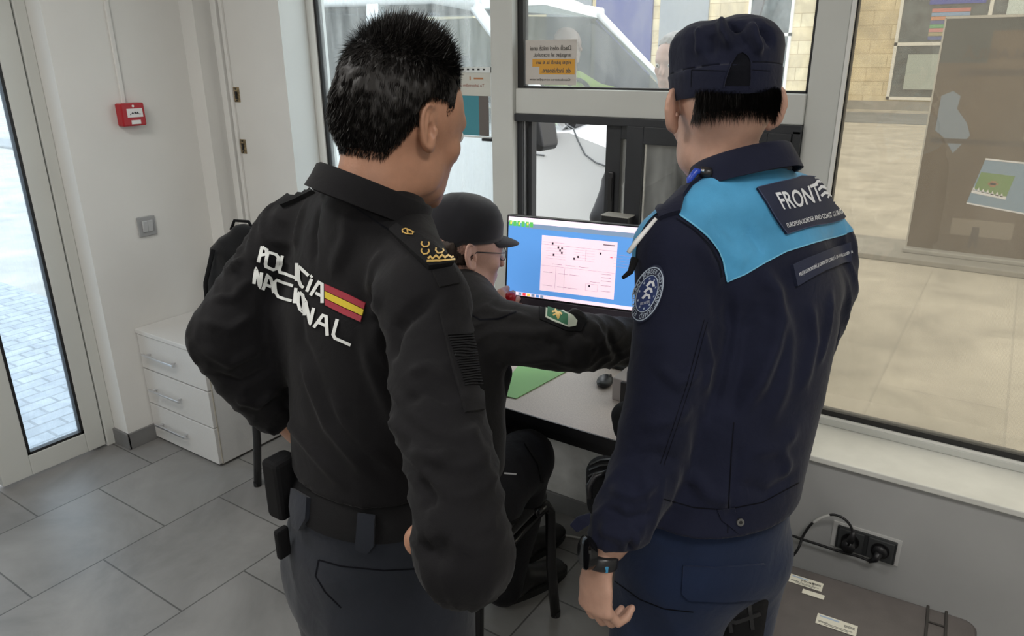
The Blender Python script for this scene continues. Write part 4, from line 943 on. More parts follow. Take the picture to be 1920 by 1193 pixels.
# ---- frames, rings
def frame(az, pitch=0, roll=0):
    """az: facing turned left from +y (deg), pitch: nod down, roll: lean to own right; rows = right, forward, up"""
    a, p, r = map(math.radians, (az, pitch, roll))
    f = np.array([-math.sin(a)*math.cos(p), math.cos(a)*math.cos(p), -math.sin(p)]); rt = np.array([math.cos(a), math.sin(a), 0]); up = np.cross(rt, f)
    r2 = rt*math.cos(r)-up*math.sin(r); u2 = up*math.cos(r)+rt*math.sin(r)
    return np.array([r2, f, u2])
def band(name, tree, c, R, rows, M, parent, lift=.003, n=96, rad=.4, a0=0, a1=360, thick=.003, close=True):
    """strap round a body: rays run inwards at every height in rows"""
    bm = bmesh.new(); rings = []; cl = (a1-a0) >= 360
    for h in rows:
        ring = []; last = None; o = np.array(c)+R[2]*h
        for k in range(n if cl else n+1):
            a = math.radians(a0+(a1-a0)*k/n); d = R[0]*math.cos(a)+R[1]*math.sin(a)
            q = tree.ray_cast(Vector(o+d*rad), Vector(-d)); r = rad-q[3] if q[0] is not None else None
            ring.append(r)
        g = [r for r in ring if r]; av = np.median(g) if g else .1
        ring = [r if r and r < av*1.7 else av for r in ring]
        L = len(ring)
        sm = [(ring[(k-1) % L]+ring[k]*2+ring[(k+1) % L])/4 if cl else ring[k] for k in range(L)]
        rings.append([(o, R[0]*math.cos(math.radians(a0+(a1-a0)*k/n))+R[1]*math.sin(math.radians(a0+(a1-a0)*k/n)), sm[k]) for k in range(L)])
    prof = [(i, lift+thick) for i in range(len(rows))]
    out = [[bm.verts.new(Vector(o+d*(r+lift+thick))) for o, d, r in rg] for rg in rings]; inn = [[bm.verts.new(Vector(o+d*(r-.004))) for o, d, r in rg] for rg in rings]
    seq = out+inn[::-1]; L = len(seq[0]); S_ = len(seq)
    for i in range(S_):
        A, B = seq[i], seq[(i+1) % S_]
        for k in range(L if cl else L-1): bm.faces.new((A[k], A[(k+1) % L], B[(k+1) % L], B[k]))
    if not cl:
        bm.faces.new([q[0] for q in seq]); bm.faces.new([q[-1] for q in seq][::-1])
    bmesh.ops.recalc_face_normals(bm, faces=bm.faces)
    me = bpy.data.meshes.new(name); bm.to_mesh(me); bm.free(); me.materials.append(M); o = link(name, me, parent, True); return auto(o, 50)
# ---- head, ear, hand
def head_field(f, c, R, s=1.0, ears=True, jaw=1.0, flare=28):
    c = np.array(c); P = lambda x, y, z: c+s*(R[0]*x+R[1]*y+R[2]*z)
    E = lambda x, y, z, rx, ry, rz, k=.02, sub=False, Rl=None: f.ell(P(x, y, z), (rx*s, ry*s, rz*s), (R if Rl is None else Rl@R), k, sub)
    E(0, -.012, .038, .076, .096, .084); E(0, -.050, .005, .064, .058, .062, .025); E(0, .030, .020, .070, .068, .075)
    E(0, .040, -.045, .058*jaw, .058, .070, .025); E(0, .038, -.092, .046*jaw, .052, .026, .025); E(0, .082, -.108, .018, .016, .016, .018)
    E(0, .086, .018, .044, .014, .012, .02)
    for q in (-1, 1):
        E(q*.043*jaw, .064, -.026, .018, .018, .016, .02); E(q*.054*jaw, .014, -.070, .012, .028, .026, .02)
        E(q*.031, .098, -.002, .015, .011, .010, .008, True); E(q*.031, .084, -.002, .0125, .0125, .0125, .003)
    f.limb([(P(0, .092, .005), .008*s, .008*s), (P(0, .110, -.022), .011*s, .010*s), (P(0, .114, -.036), .013*s, .010*s)], R[0], .010)
    E(0, .093, -.063, .022, .010, .006, .008); E(0, .091, -.073, .020, .010, .006, .008)
    if ears:
        for q in (-1, 1): ear(f, P, R, q, s, flare)
def ear(f, P, R, q, s, flare=28):
    a = math.radians(flare)
    o = P(q*.074, -.006, .000)
    # local axes: e1 = towards the back edge of the ear, swung outwards; e2 = up
    e2 = unit(R[2]*.97-R[1]*.18); e1 = unit(-R[1]*math.cos(a)+q*R[0]*math.sin(a)); e1 = unit(e1-e2*(e1@e2)); e3 = np.cross(e1, e2); e3 = e3 if e3@(R[0]*q) > 0 else -e3
    L = np.array([e1, e2, e3])
    Q = lambda a_, b_, c_=0: o+s*(e1*a_+e2*b_+e3*c_)
    f.ell(Q(.012, .0), (.017*s, .029*s, .0045*s), L, .006)
    rim = []
    for k in range(13):
        t = math.radians(120-k*23); x = .014+.0165*math.cos(t)*(1 if t > 0 else .85); y = .002+.031*math.sin(t)
        rim.append((Q(-x+.028 if False else x, y, .003), .0042*s, .0036*s))
    f.limb(rim, e3, .004)
    f.ell(Q(.006, -.028, .001), (.008*s, .010*s, .005*s), L, .006)
    f.ell(Q(.009, -.004, .007), (.0085*s, .013*s, .0095*s), L, .003, True); f.ell(Q(.013, .016, .006), (.007*s, .007*s, .0055*s), L, .003, True); f.ell(Q(.023, .004, .0065), (.0028*s, .018*s, .0040*s), L, .002, True)
    f.ell(Q(-.001, -.006, .004), (.004*s, .007*s, .004*s), L, .004); f.limb([(Q(.021, -.014, .003), .0028*s, .0028*s), (Q(.0215, .004, .004), .003*s, .003*s), (Q(.016, .018, .003), .0028*s, .0028*s)], e3, .004)
def hand_field(f, wrist, d, back, curl=(35, 45, 50, 55), thumb=40, side=1, s=1.0, spread=3):
    """d: wrist->knuckles, back: out of the back of the hand, side=+1 thumb on cross(d,back) side"""
    d = unit(d); back = unit(np.array(back)-d*(np.array(back)@d)); r = np.cross(d, back)*side; w_ = np.array(wrist)
    P = lambda a, b, c: w_+s*(d*a+r*b+back*c)
    f.limb([(P(-.05, 0, 0), .027*s, .020*s), (P(.0, 0, 0), .027*s, .018*s)], r, .012)
    f.limb([(P(.0, 0, 0), .026*s, .016*s), (P(.045, .002, .001), .039*s, .014*s), (P(.085, 0, .001), .040*s, .012*s)], r, .015)
    f.limb([(P(.02, .022, -.008), .015*s, .013*s), (P(.05, .034, -.012), .014*s, .012*s)], r, .012)
    for i, (b, L_, c) in enumerate(((.030, (.043, .026, .021), curl[0]), (.010, (.047, .030, .022), curl[1]), (-.011, (.043, .027, .021), curl[2]), (-.030, (.034, .020, .019), curl[3]))):
        p = P(.084-.003*abs(i-1), b, -.001); q = [(p, .0098*s, .0092*s)]; a = math.radians(c*.75); tot = a
        for j, l in enumerate(L_):
            dirv = d*math.cos(tot)-back*math.sin(tot)+r*math.radians(spread)*(1.5-i)*.7; p = p+unit(dirv)*l*s; rad = (.0088, .0080, .0066)[j]*s; q.append((p, rad, rad*.93)); tot += math.radians(c)*(1.0 if j == 0 else .7)
        f.limb(q, r, .0045)
    p = P(.030, .032, -.010); t0 = math.radians(thumb); q = [(p, .012*s, .012*s)]; v1 = unit(d*math.cos(t0)+r*math.sin(t0)-back*.35); p2 = p+v1*.040*s; q.append((p2, .0105*s, .010*s)); v2 = unit(d*math.cos(t0*.5)+r*math.sin(t0*.5)-back*.55); p3 = p2+v2*.030*s; q.append((p3, .0085*s, .0075*s)); f.limb(q, r, .006)
def shoe(parent, heel, az, M, Ms, s=1.0):
    R = frame(az); c = np.array([heel[0], heel[1], 0]); P = lambda x, y, z: c+s*(R[0]*x+R[1]*y)+np.array([0, 0, z*s])
    f = Field(); f.limb([(P(0, .035, .055), .036, .045), (P(0, .10, .060), .038, .042), (P(0, .17, .045), .046, .030), (P(0, .235, .036), .040, .024)], R[0], .02); f.limb([(P(0, .04, .06), .038, .045), (P(0, .035, .16), .043, .050)], R[0], .03)
    vF = f.mesh(.006, 0); v = vF[0]; v[:, 2] = np.maximum(v[:, 2], .018); o = skinobj('boot', (v, vF[1]), M, parent)
    pts = []
    for k in range(28):
        a = 2*math.pi*k/28; y = .13+.145*math.sin(a); x = (.038+.010*math.sin(a))*math.cos(a); pts.append(P(x, y, 0))
    MB().loft([pts, [p+np.array([0, 0, .024]) for p in pts]]).build('sole', Ms, o)
    return o
def strands(name, tree, seeds, dirs, lens, wid, M, parent, droop=0):
    n = len(seeds); V = np.zeros((n*6, 3)); F = []
    for i in range(n):
        p = seeds[i]; d = dirs[i]; L_ = lens[i]; s_ = unit(np.cross(d, [.3, .5, .8])); w_ = wid[i] if hasattr(wid, '__len__') else wid
        m_ = p+d*L_*.55; e = p+d*L_+np.array([0, 0, -droop*L_])
        c = np.cross(d, s_)
        V[i*6] = p-s_*w_; V[i*6+1] = p+s_*w_; V[i*6+2] = m_-s_*w_*.7+c*w_*.3; V[i*6+3] = m_+s_*w_*.7+c*w_*.3; V[i*6+4] = e-s_*w_*.12; V[i*6+5] = e+s_*w_*.12
        F += [(i*6, i*6+1, i*6+3, i*6+2), (i*6+2, i*6+3, i*6+5, i*6+4)]
    return skinobj(name, (V, np.array(F)), M, parent)
def surf_points(vF, n, maskf):
    v, F = vF; c = v[F].mean(1); N = normals(v, F)[F].mean(1); m_ = np.where(maskf(c))[0]
    a = np.linalg.norm(np.cross(v[F[m_, 2]]-v[F[m_, 0]], v[F[m_, 3]]-v[F[m_, 1]]), axis=1); pick = rng.choice(m_, n, p=a/a.sum())
    u = rng.random((n, 2)); q = v[F[pick]]; p = (q[:, 0]*(1-u[:, :1])+q[:, 1]*u[:, :1])*(1-u[:, 1:])+(q[:, 3]*(1-u[:, :1])+q[:, 2]*u[:, :1])*u[:, 1:]
    nn = N[pick]; return p, nn/np.linalg.norm(nn, axis=1)[:, None]
def loc(c, R, P): return (P-np.array(c))@R.T        # world -> local of a frame
# ------------------------------------------------------------------ people
skin_a = mat('tanned_skin', (.42, .215, .135), .5, sss=.08, nscale=40, namt=.08, bump=.15, bscale=300)
skin_b = mat('fair_skin', (.52, .31, .23), .5, sss=.08, nscale=40, namt=.08, bump=.15, bscale=300)
skin_c = mat('pink_skin', (.55, .33, .26), .5, sss=.08, nscale=40, namt=.08, bump=.15, bscale=300)
hair_d = mat('dark_hair', (.013, .011, .010), .55, spec=.35); hair_g = mat('greying_hair', (.10, .098, .095), .5, spec=.4)
black_cl = cloth('black_polo_cloth', (.0058, .0055, .0066), sheen=.05); slate_cl = cloth('slate_trouser_cloth', (.017, .020, .028), sheen=.1); navy_cl = cloth('navy_uniform_cloth', (.0085, .0105, .026), sheen=.08); navy_tr = cloth('navy_trouser_cloth', (.010, .019, .050), sheen=.1)
cyan_cl = cloth('cyan_yoke_cloth', (.075, .32, .56), .6, .1, .2); webbing = mat('black_webbing', (.007, .007, .008), .8, spec=.2, bump=.5, bscale=500, stretch=(1, 1, 6)); bootm = mat('black_boot_leather', (.012, .012, .012), .4); solem = mat('black_rubber', (.01, .01, .01), .8)
white_pr = mat('white_reflective_print', (.74, .76, .74), .45); eyew = mat('eye_white', (.7, .68, .66), .25); iris = mat('dark_iris', (.03, .02, .015), .2)
inner_dark = cloth('dark_inner_cloth', (.0015, .002, .005), sheen=0)
def st_(k, *L):          # picture stations (px, py, depth, half width m, half depth m) scaled towards the lens by k
    return [(at(a, b, d*k), w_*k, e*k) for a, b, d, w_, e in L]
def eyes(c, R, s, parent):
    for q in (-1, 1):
        p = np.array(c)+s*(R[0]*q*.031+R[1]*.0875-R[2]*.002); MB().ell(p, (.0118*s,)*3, u=16, v=10).build('eye', eyew, parent, smooth=True)
        p2 = p+R[1]*.0085*s; MB().ell(p2, (.0055*s, .0055*s, .0055*s), u=12, v=8).build('iris', iris, parent, smooth=True)
# ================= officer with the white lettering on the back
kA = .93
A = empty('person', (-.80, .80, 0), 'dark-haired man seen from behind in a black polo with white back lettering, hands on hips', 'person')
wA = unit([.97, -.24, -.06]); fA = unit([.24, .97, 0])
hA = at(756, 232, 1.13); RA = frame(-7, 14, 2); sA = .99
tor = st_(kA, (697, 440, 1.27, .135, .085), (690, 500, 1.29, .185, .105), (684, 600, 1.32, .198, .122), (684, 720, 1.335, .178, .118), (688, 850, 1.345, .162, .120), (692, 925, 1.35, .163, .126), (694, 1010, 1.35, .168, .132))
shl = st_(kA, (548, 442, 1.40, .058, .058), (620, 412, 1.36, .058, .060), (700, 412, 1.27, .070, .070), (765, 488, 1.15, .060, .060), (798, 568, 1.07, .058, .060))
armR = st_(kA, (798, 572, 1.07, .060, .060), (814, 720, 1.0, .060, .062), (848, 880, .93, .057, .060), (862, 1000, .89, .053, .058), (866, 1040, .885, .050, .050))
forR = st_(kA, (868, 1045, .885, .053, .053), (838, 1006, 1.02, .047, .047), (820, 974, 1.13, .036, .036))
armL = st_(kA, (548, 442, 1.40, .060, .060), (470, 535, 1.37, .056, .056), (418, 632, 1.33, .056, .056))
forL = st_(kA, (418, 640, 1.33, .056, .056), (470, 712, 1.39, .060, .056), (512, 775, 1.45, .044, .040))
f = Field()
f.limb(tor, wA, .05).limb(shl, [0, 0, 1], .05).limb(armR, wA, .035).limb(forR, [0, 0, 1], .03).limb(armL, wA, .035).limb(forL, [0, 0, 1], .03)
f.limb(st_(kA, (470, 600, 1.36, .05, .05), (520, 640, 1.38, .06, .05)), [0, 0, 1], .05)
ccA = at(697, 372, 1.118); f.limb([(tor[0][0], .085, .085), (ccA-np.array([0, 0, .03]), .070, .076)], wA, .03)
hemA = at(665, 950, 1.13); f.cut([0, 0, hemA[2]], [0, 0, 1]); poloA = f.mesh(.006, 0, 2)
body = Field(); body.limb([(c, a-.030, b-.030) for c, a, b in tor[:-1]], wA, .04).limb([(c, a-.024, b-.024) for c, a, b in shl], [0, 0, 1], .04)
wcA = tor[-2][0]; dn = np.array([0, 0, -1.])
hips = [(wcA+dn*.03, .138, .100), (wcA+dn*.10, .150, .115), (wcA+dn*.18, .158, .12)]
def legs(fd, wc, w_, fwd, r=(.092, .066, .05), top=.17, spread=.085, foot=.13, z1=.10, grow=0):
    for q in (-1, 1):
        a = wc+w_*q*spread+dn*top; a2 = wc.copy(); a2 = np.array([wc[0]+w_[0]*q*foot, wc[1]+w_[1]*q*foot, 0.])
        fd.limb([(a, r[0]+grow, (r[0]+.012+grow)), (a+(a2-a)*.45+fwd*.015, r[1]+.008+grow, r[1]+.014+grow), (a+(a2-a)*.60+fwd*.0, r[1]+grow, r[1]+grow), (np.array([a2[0], a2[1], z1]), r[2]+grow, r[2]+grow)], w_, .03)
body.limb(hips, wA, .04); legs(body, wcA, wA, fA)
body.limb([(armR[0][0], .034, .034)]+[(c, .040, .040) for c, a, b in armR[1:-1]]+[(armR[-1][0], .040, .040)], wA, .02).limb([(forR[0][0], .038, .038), (forR[-1][0], .028, .024)], [0, 0, 1], .02)
body.limb([(armL[0][0], .036, .036)]+[(c, .040, .040) for c, a, b in armL[1:]], wA, .02).limb([(forL[0][0], .040, .040), (forL[-1][0], .028, .024)], [0, 0, 1], .02)
bA = body.mesh(.009, 0, 2)
hd = Field(); head_field(hd, hA, RA, sA, True, .93, 8)
hd.limb([(hA+RA[1]*-.03+RA[2]*-.03, .056, .060), (hA-RA[1]*.035-RA[2]*.10, .058, .062), (tor[0][0]+fA*.015+np.array([0, 0, .04]), .056, .056), (tor[0][0], .05, .05)], RA[0], .03)
headA = hd.mesh(.0028, 0, 2)
hn = Field(); hand_field(hn, forR[-1][0], fA*.9-wA*.15+CU*.25, wA, (12, 14, 16, 18), 20, 1, .9)
hn2 = Field(); hand_field(hn2, forL[-1][0], at(545, 812, 1.50*kA)-forL[-1][0], -CF*.5-CR*.5-CU*.3, (50, 55, 60, 60), 40, -1)
BA = skinobj('body', merge(bA, headA, hn.mesh(.0032), hn2.mesh(.0032)), skin_a, A)
eyes(hA, RA, sA, A)
tr = Field(); tr.limb([(c, a+.022, b+.022) for c, a, b in hips], wA, .04); legs(tr, wcA, wA, fA, grow=.018, z1=.06); tr.cut([0, 0, hemA[2]+.03], [0, 0, -1])
trA = tr.mesh(.007, 0, 2)
# ================= officer with the cyan yoke
kB = .92
B = empty('person', (-.35, 1.32, 0), 'man in navy uniform with cyan shoulder yoke and navy field cap, seen from behind', 'person')
wB = unit([.46, .89, 0]); fB = unit([-.89, .46, 0])
hB = at(1352, 205, 1.31); RB = frame(37, 8, -1); sB = 1.08
torB = st_(kB, (1385, 395, 1.43, .125, .08), (1400, 480, 1.46, .180, .105), (1418, 590, 1.48, .192, .122), (1400, 720, 1.47, .175, .122), (1372, 850, 1.47, .162, .122), (1350, 950, 1.475, .168, .122), (1328, 1040, 1.47, .170, .126), (1322, 1110, 1.47, .172, .128))
shB = st_(kB, (1258, 465, 1.36, .062, .062), (1320, 405, 1.38, .056, .058), (1395, 375, 1.44, .062, .066), (1483, 384, 1.51, .064, .064), (1543, 458, 1.61, .062, .064))
aLB = st_(kB, (1258, 468, 1.36, .066, .066), (1262, 600, 1.37, .075, .07), (1244, 740, 1.37, .072, .070), (1215, 870, 1.36, .066, .064), (1165, 985, 1.35, .058, .056), (1140, 1030, 1.35, .044, .042))
aRB = st_(kB, (1540, 478, 1.62, .060, .062), (1537, 590, 1.64, .060, .060), (1500, 690, 1.68, .056, .056), (1460, 735, 1.78, .045, .045))
f = Field(); f.limb(torB, wB, .05).limb(shB, [0, 0, 1], .05).limb(aLB, wB, .028).limb(aRB, wB, .03)
ccB = at(1390, 318, 1.305); f.limb([(torB[0][0], .08, .08), (ccB-np.array([0, 0, .03]), .068, .074)], wB, .03)
hemB = at(1360, 1012, 1.345*kB); f.cut([0, 0, hemB[2]], [0, 0, 1]); f.limb(st_(kB, (1345, 500, 1.41, .07, .07), (1440, 520, 1.47, .085, .085), (1540, 535, 1.60, .062, .062)), [0, 0, 1], .05); jackB = f.mesh(.006, 0, 2)
body = Field(); body.limb([(c, a-.028, b-.028) for c, a, b in torB[:-2]], wB, .04).limb([(c, a-.024, b-.024) for c, a, b in shB], [0, 0, 1], .04)
wcB = torB[4][0]
wcB = wcB-CR*.035
hipsB = [(wcB+dn*.06, .135, .095), (wcB+dn*.12, .142, .105), (wcB+dn*.20, .142, .110)]
body.limb(hipsB, wB, .04); legs(body, wcB, wB, fB, r=(.082, .062, .046), top=.20, spread=.070, foot=.10)
body.limb([(c, .040, .040) for c, a, b in aLB[:-1]]+[(aLB[-1][0], .03, .026)], wB, .02).limb([(c, .042, .042) for c, a, b in aRB[:-1]]+[(aRB[-1][0], .03, .026)], wB, .02)
bB = body.mesh(.009, 0, 2)
hd = Field(); head_field(hd, hB, RB, sB, True, 1, 44)
hd.limb([(hB+RB[1]*-.022+RB[2]*-.03, .054, .058), (hB-RB[1]*.020-RB[2]*.09, .055, .058), (torB[0][0]+fB*.01+np.array([0, 0, .03]), .056, .056), (torB[0][0], .05, .05)], RB[0], .03)
headB = hd.mesh(.0028, 0, 2)
wr = at(1124, 1052, 1.35*kB); dB = at(1118, 1120, 1.355*kB)-wr; bk = -CR*.75-CF*.55
hn = Field(); sd = 1 if np.cross(unit(dB), bk)@fB > 0 else -1
hand_field(hn, wr, dB, bk, (48, 52, 55, 60), 22, sd, .98)
hn2 = Field(); hand_field(hn2, aRB[-1][0], fB*.8+dn*.4, [0, 0, 1], (30, 35, 35, 40), 30, 1)
BB = skinobj('body', merge(bB, headB, hn.mesh(.0028), hn2.mesh(.004)), skin_b, B)
eyes(hB, RB, sB, B)
tr = Field(); tr.limb([(c, a+.024, b+.024) for c, a, b in hipsB], wB, .04); legs(tr, wcB, wB, fB, r=(.086, .070, .056), top=.22, spread=.070, foot=.10, grow=.018, z1=.06); tr.cut([0, 0, hemB[2]+.03], [0, 0, -1])
trB = tr.mesh(.007, 0, 2)
# ================= seated officer
C = empty('person', (-1.15, 1.35, 0), 'seated man in a black jacket, black cap and glasses, reaching across the desk', 'person')
hC = at(868, 468, 1.95); RC = frame(-26, 8, 0); sC = 1.05
wC = unit([.93, -.30, 0]); fC = unit([.30, .93, 0])
torC = st_(1.065, (832, 540, 1.90, .12, .09), (826, 590, 1.88, .185, .125), (830, 680, 1.86, .195, .15), (838, 770, 1.86, .17, .13), (842, 850, 1.88, .165, .13))
shC = st_(1.065, (700, 575, 2.02, .065, .065), (790, 545, 1.93, .07, .07), (885, 600, 1.76, .072, .072))
aC = st_(1.065, (885, 608, 1.76, .076, .072), (960, 626, 1.73, .072, .068), (1050, 640, 1.72, .069, .066), (1085, 642, 1.72, .070, .066), (1175, 642, 1.78, .056, .056), (1215, 650, 1.84, .040, .04))
aCL = st_(1.065, (700, 580, 2.02, .065, .065), (770, 690, 2.06, .055, .055), (850, 640, 2.03, .042, .042), (902, 588, 2.01, .036, .036))
f = Field(); f.limb(torC, wC, .05).limb(shC, [0, 0, 1], .05).limb(aC, [0, 0, 1], .03).limb(aCL, [0, 0, 1], .03); jackC = f.mesh(.007, 0, 2)
hipC = at(850, 925, 2.03); kneeR = at(985, 862, 2.12); ankR = at(944, 1100, 2.40)
def legC(fd, g=0):
    fd.limb([(hipC-wC*.07, .11+g, .12+g), (hipC+wC*.07, .11+g, .12+g)], [0, 0, 1], .04)
    fd.limb([(hipC+wC*.08, .09+g, .085+g), (kneeR*.5+(hipC+wC*.08)*.5, .082+g, .08+g), (kneeR, .066+g, .066+g)], wC, .04).limb([(kneeR, .064+g, .064+g), (kneeR*.45+ankR*.55, .055+g, .06+g), (ankR, .042+g*1.2, .042+g*1.2)], wC, .02)
    kl = hipC+fC*.40-wC*.20+np.array([0, 0, .01]); al = np.array([kl[0]-.02, kl[1]-.02, .09])
    fd.limb([(hipC-wC*.08, .09+g, .085+g), (kl, .064+g, .064+g)], wC, .04).limb([(kl, .064+g, .064+g), (al, .042+g*1.2, .042+g*1.2)], wC, .02); return al
body = Field(); body.limb([(c, a-.02, b-.02) for c, a, b in torC], wC, .04).limb([(c, a-.02, b-.02) for c, a, b in shC], [0, 0, 1], .04).limb([(c, .042, .042) for c, a, b in aC], [0, 0, 1], .02).limb([(c, .04, .04) for c, a, b in aCL], [0, 0, 1], .02)
alC = legC(body); bC = body.mesh(.010, 0, 2)
hd = Field(); head_field(hd, hC, RC, sC, True, 1, 15)
hd.limb([(hC+RC[1]*-.03+RC[2]*-.03, .054, .058), (hC-RC[1]*.05-RC[2]*.10, .056, .060), (torC[0][0]+np.array([0, 0, .0]), .068, .066)], RC[0], .03)
headC = hd.mesh(.0034, 0, 2)
hn = Field(); hand_field(hn, aC[-1][0], at(1260, 668, 1.98)-aC[-1][0], [0, 0, 1], (25, 28, 30, 30), 30, -1)
hn2 = Field(); hand_field(hn2, aCL[-1][0], at(945, 566, 2.135)-aCL[-1][0], -CF, (60, 65, 65, 65), 35, 1)
BC = skinobj('body', merge(bC, headC, hn.mesh(.004), hn2.mesh(.004)), skin_c, C)
eyes(hC, RC, sC, C)
tr = Field(); legC(tr, .016); trC = tr.mesh(.008, 0, 2)
# ------------------------------------------------------------------ clothes, hair and badges
def dist_seg(v, P):
    d = np.full(len(v), 9.)
    for a, b in zip(P, P[1:]):
        ab = b-a; t = np.clip(((v-a)@ab)/(ab@ab), 0, 1); d = np.minimum(d, np.linalg.norm(v-a-t[:, None]*ab, axis=1))
    return d
def limbmask(v, st, r=.09, soft=.04): return np.clip((r+soft-dist_seg(v, [c for c, a, b in st]))/soft, 0, 1)
def sleeve_creases(v, F, st, amp, freq, ph=0):
    """creases that run round a sleeve, bunching along its axis"""
    N = normals(v, F); P = [c for c, a, b in st]; s0 = 0; arc = np.zeros(len(v)); best = np.full(len(v), 9.); ang = np.zeros(len(v))
    for a, b in zip(P, P[1:]):
        ab = b-a; L = np.linalg.norm(ab); t = np.clip(((v-a)@ab)/(L*L), 0, 1); q = v-a-t[:, None]*ab; d = np.linalg.norm(q, axis=1); u = d < best
        e = ab/L; x = unit(np.cross(e, [.2, .5, .9])); y = np.cross(e, x)
        best[u] = d[u]; arc[u] = (s0+t*L)[u]; ang[u] = np.arctan2(q@y, q@x)[u]; s0 += L
    m_ = np.clip((.11-best)/.03, 0, 1); w_ = arc*freq+.9*np.sin(ang+ph)+.6*np.sin(2*ang+2*ph)+1.2*vnoise(v*9); g = (1-np.abs(np.sin(math.pi*w_)))**1.6-.35
    mod = np.clip(vnoise(v*7+3)*1.8-.3, 0, 1)
    return v+N*(amp*g*m_*mod)[:, None]
# ---- A: polo shirt
v, F = poloA
TA0 = bvh(v, F)
v = folds(v, F, [([(511, 744), (560, 810), (598, 858), (658, 928)], .010, .007), ([(564, 660), (590, 730), (618, 799), (718, 918)], .012, .009), ([(618, 724), (650, 790), (688, 834), (763, 898)], .010, .007), ([(683, 600), (700, 690), (735, 780), (768, 838)], .012, .008),
  ([(576, 373), (560, 430), (556, 470)], .008, .005), ([(600, 380), (590, 440), (592, 500)], .008, -.005), ([(655, 390), (650, 450), (620, 520)], .012, .005), ([(700, 600), (712, 560), (705, 520)], .010, .005), ([(727, 698), (712, 650), (705, 601)], .009, .007),
  ([(825, 547), (770, 590), (743, 617), (731, 690)], .010, -.009), ([(720, 470), (700, 500), (690, 560)], .010, .004), ([(540, 470), (500, 560), (496, 640), (520, 720)], .012, -.006), ([(560, 500), (556, 560), (564, 640), (600, 720)], .016, -.005), ([(760, 700), (800, 690), (850, 720)], .008, .005), ([(750, 760), (800, 735), (870, 770)], .008, -.004), ([(763, 843), (810, 860), (850, 850)], .008, .006), ([(778, 898), (806, 930), (802, 960)], .008, -.008), ([(780, 1022), (820, 1040), (812, 1010)], .012, -.010), ([(880, 790), (900, 860), (925, 930)], .010, .004),
  ([(410, 500), (436, 506), (456, 480)], .007, .006), ([(395, 560), (440, 560), (470, 520)], .008, .006), ([(372, 600), (430, 620), (480, 590)], .008, .006), ([(372, 650), (430, 680), (500, 650)], .009, .007), ([(400, 700), (450, 720), (510, 690)], .009, -.006), ([(440, 745), (480, 760), (520, 730)], .008, .006)], TA0)
v = sleeve_creases(v, F, armR, .0045, 22); v = sleeve_creases(v, F, armL+forL, .006, 24, 1)
P_ = v@np.array([wA, fA, [0, 0, 1.]]).T
v = wrinkle(v, F, .003, (5, 5, 5)); v = v+normals(v, F)*((ridged(np.stack([P_[:, 0]*16+P_[:, 2]*7, P_[:, 1]*6, P_[:, 2]*3], 1))**2-.3)*.0035*np.clip((1.35-v[:, 2])*6, 0, 1))[:, None]
poloA = (v, F); TA = bvh(v, F)
polo = skinobj('polo_shirt', poloA, black_cl, A)
v, F = trA; v = wrinkle(v, F, .004, (7, 7, 4)); trA = (v, F); TTA = bvh(v, F)
trous = skinobj('trousers', trA, slate_cl, A)
R0 = np.array([wA, fA, [0, 0, 1.]]); R0[0] = unit([wA[0], wA[1], 0])
zb = hemA[2]
belt = band('belt', TTA, [wcA[0], wcA[1], zb-.022], R0, [-.024, -.020, 0, .020, .024], webbing, A, lift=.002, thick=.005, rad=.35)
for (poly) in ([(560, 918), (588, 935), (586, 972), (574, 992), (562, 985), (557, 950)], [(676, 962), (706, 966), (704, 1020), (692, 1034), (672, 1024)]):
    patch('belt_loop', poly, TTA, slate_cl, A, step=6, lift=.010, thick=.004)
strokes('pocket_seam', [[(598, 1050), (640, 1062), (720, 1070), (800, 1066)], [(598, 1050), (592, 1080), (610, 1110), (640, 1140)]], 3, TTA, inner_dark, A, lift=.0006)
b = MB(); c0 = at(530, 905, 1.34*kA); b.box(c0-np.array([.02, .025, .06]), c0+np.array([.02, .025, .05])); b.build('belt_pouch', webbing, A, bev=.008)
b = MB(); c0 = at(529, 1010, 1.30*kA); b.box(c0-np.array([.006, .012, .035]), c0+np.array([.006, .012, .02])); b.build('belt_tool', webbing, A, bev=.004)
def collar(name, c, R, rx, ry, hs, fall, M, parent, gap=25, flare=.016, points=True, th=.0035, dip=0):
    bm = bmesh.new(); n = 64; prof = [(-.004, -.02), (0, hs*.5), (.001, hs), (.005, hs+.004), (.010, hs), (flare*.75, hs-fall*.5), (flare, hs-fall), (flare-th, hs-fall+.001), (flare*.6, hs-fall*.4), (.0055, hs-.004), (th*1.2, hs*.4), (th, -.02)]
    rings = []
    for k in range(n+1):
        a = math.radians(90+gap+(360-2*gap)*k/n); e = abs(k/n-.5)*2; ext = 1+(.9*max(0, (e-.75)/.25) if points else 0)
        d = R[0]*math.cos(a)+R[1]*math.sin(a); rr = 1/math.sqrt((math.cos(a)/rx)**2+(math.sin(a)/ry)**2)
        rings.append([bm.verts.new(Vector(np.array(c)+d*(rr+o*(1 if i < 6 or True else 1))+R[2]*(h if i not in (6, 7) else hs-(hs-h)*ext)-R[2]*dip*e*e)) for i, (o, h) in enumerate(prof)])
    m_ = len(prof)
    for a, b_ in zip(rings, rings[1:]):
        for k in range(m_): bm.faces.new((a[k], a[(k+1) % m_], b_[(k+1) % m_], b_[k]))
    bm.faces.new(rings[0]); bm.faces.new(rings[-1][::-1]); bmesh.ops.recalc_face_normals(bm, faces=bm.faces)
    me = bpy.data.meshes.new(name); bm.to_mesh(me); bm.free(); me.materials.append(M); return auto(link(name, me, parent, True), 60)
RcA = frame(-14, 26, 4)
collar('collar', ccA, RcA, .078, .084, .018, .036, black_cl, A)
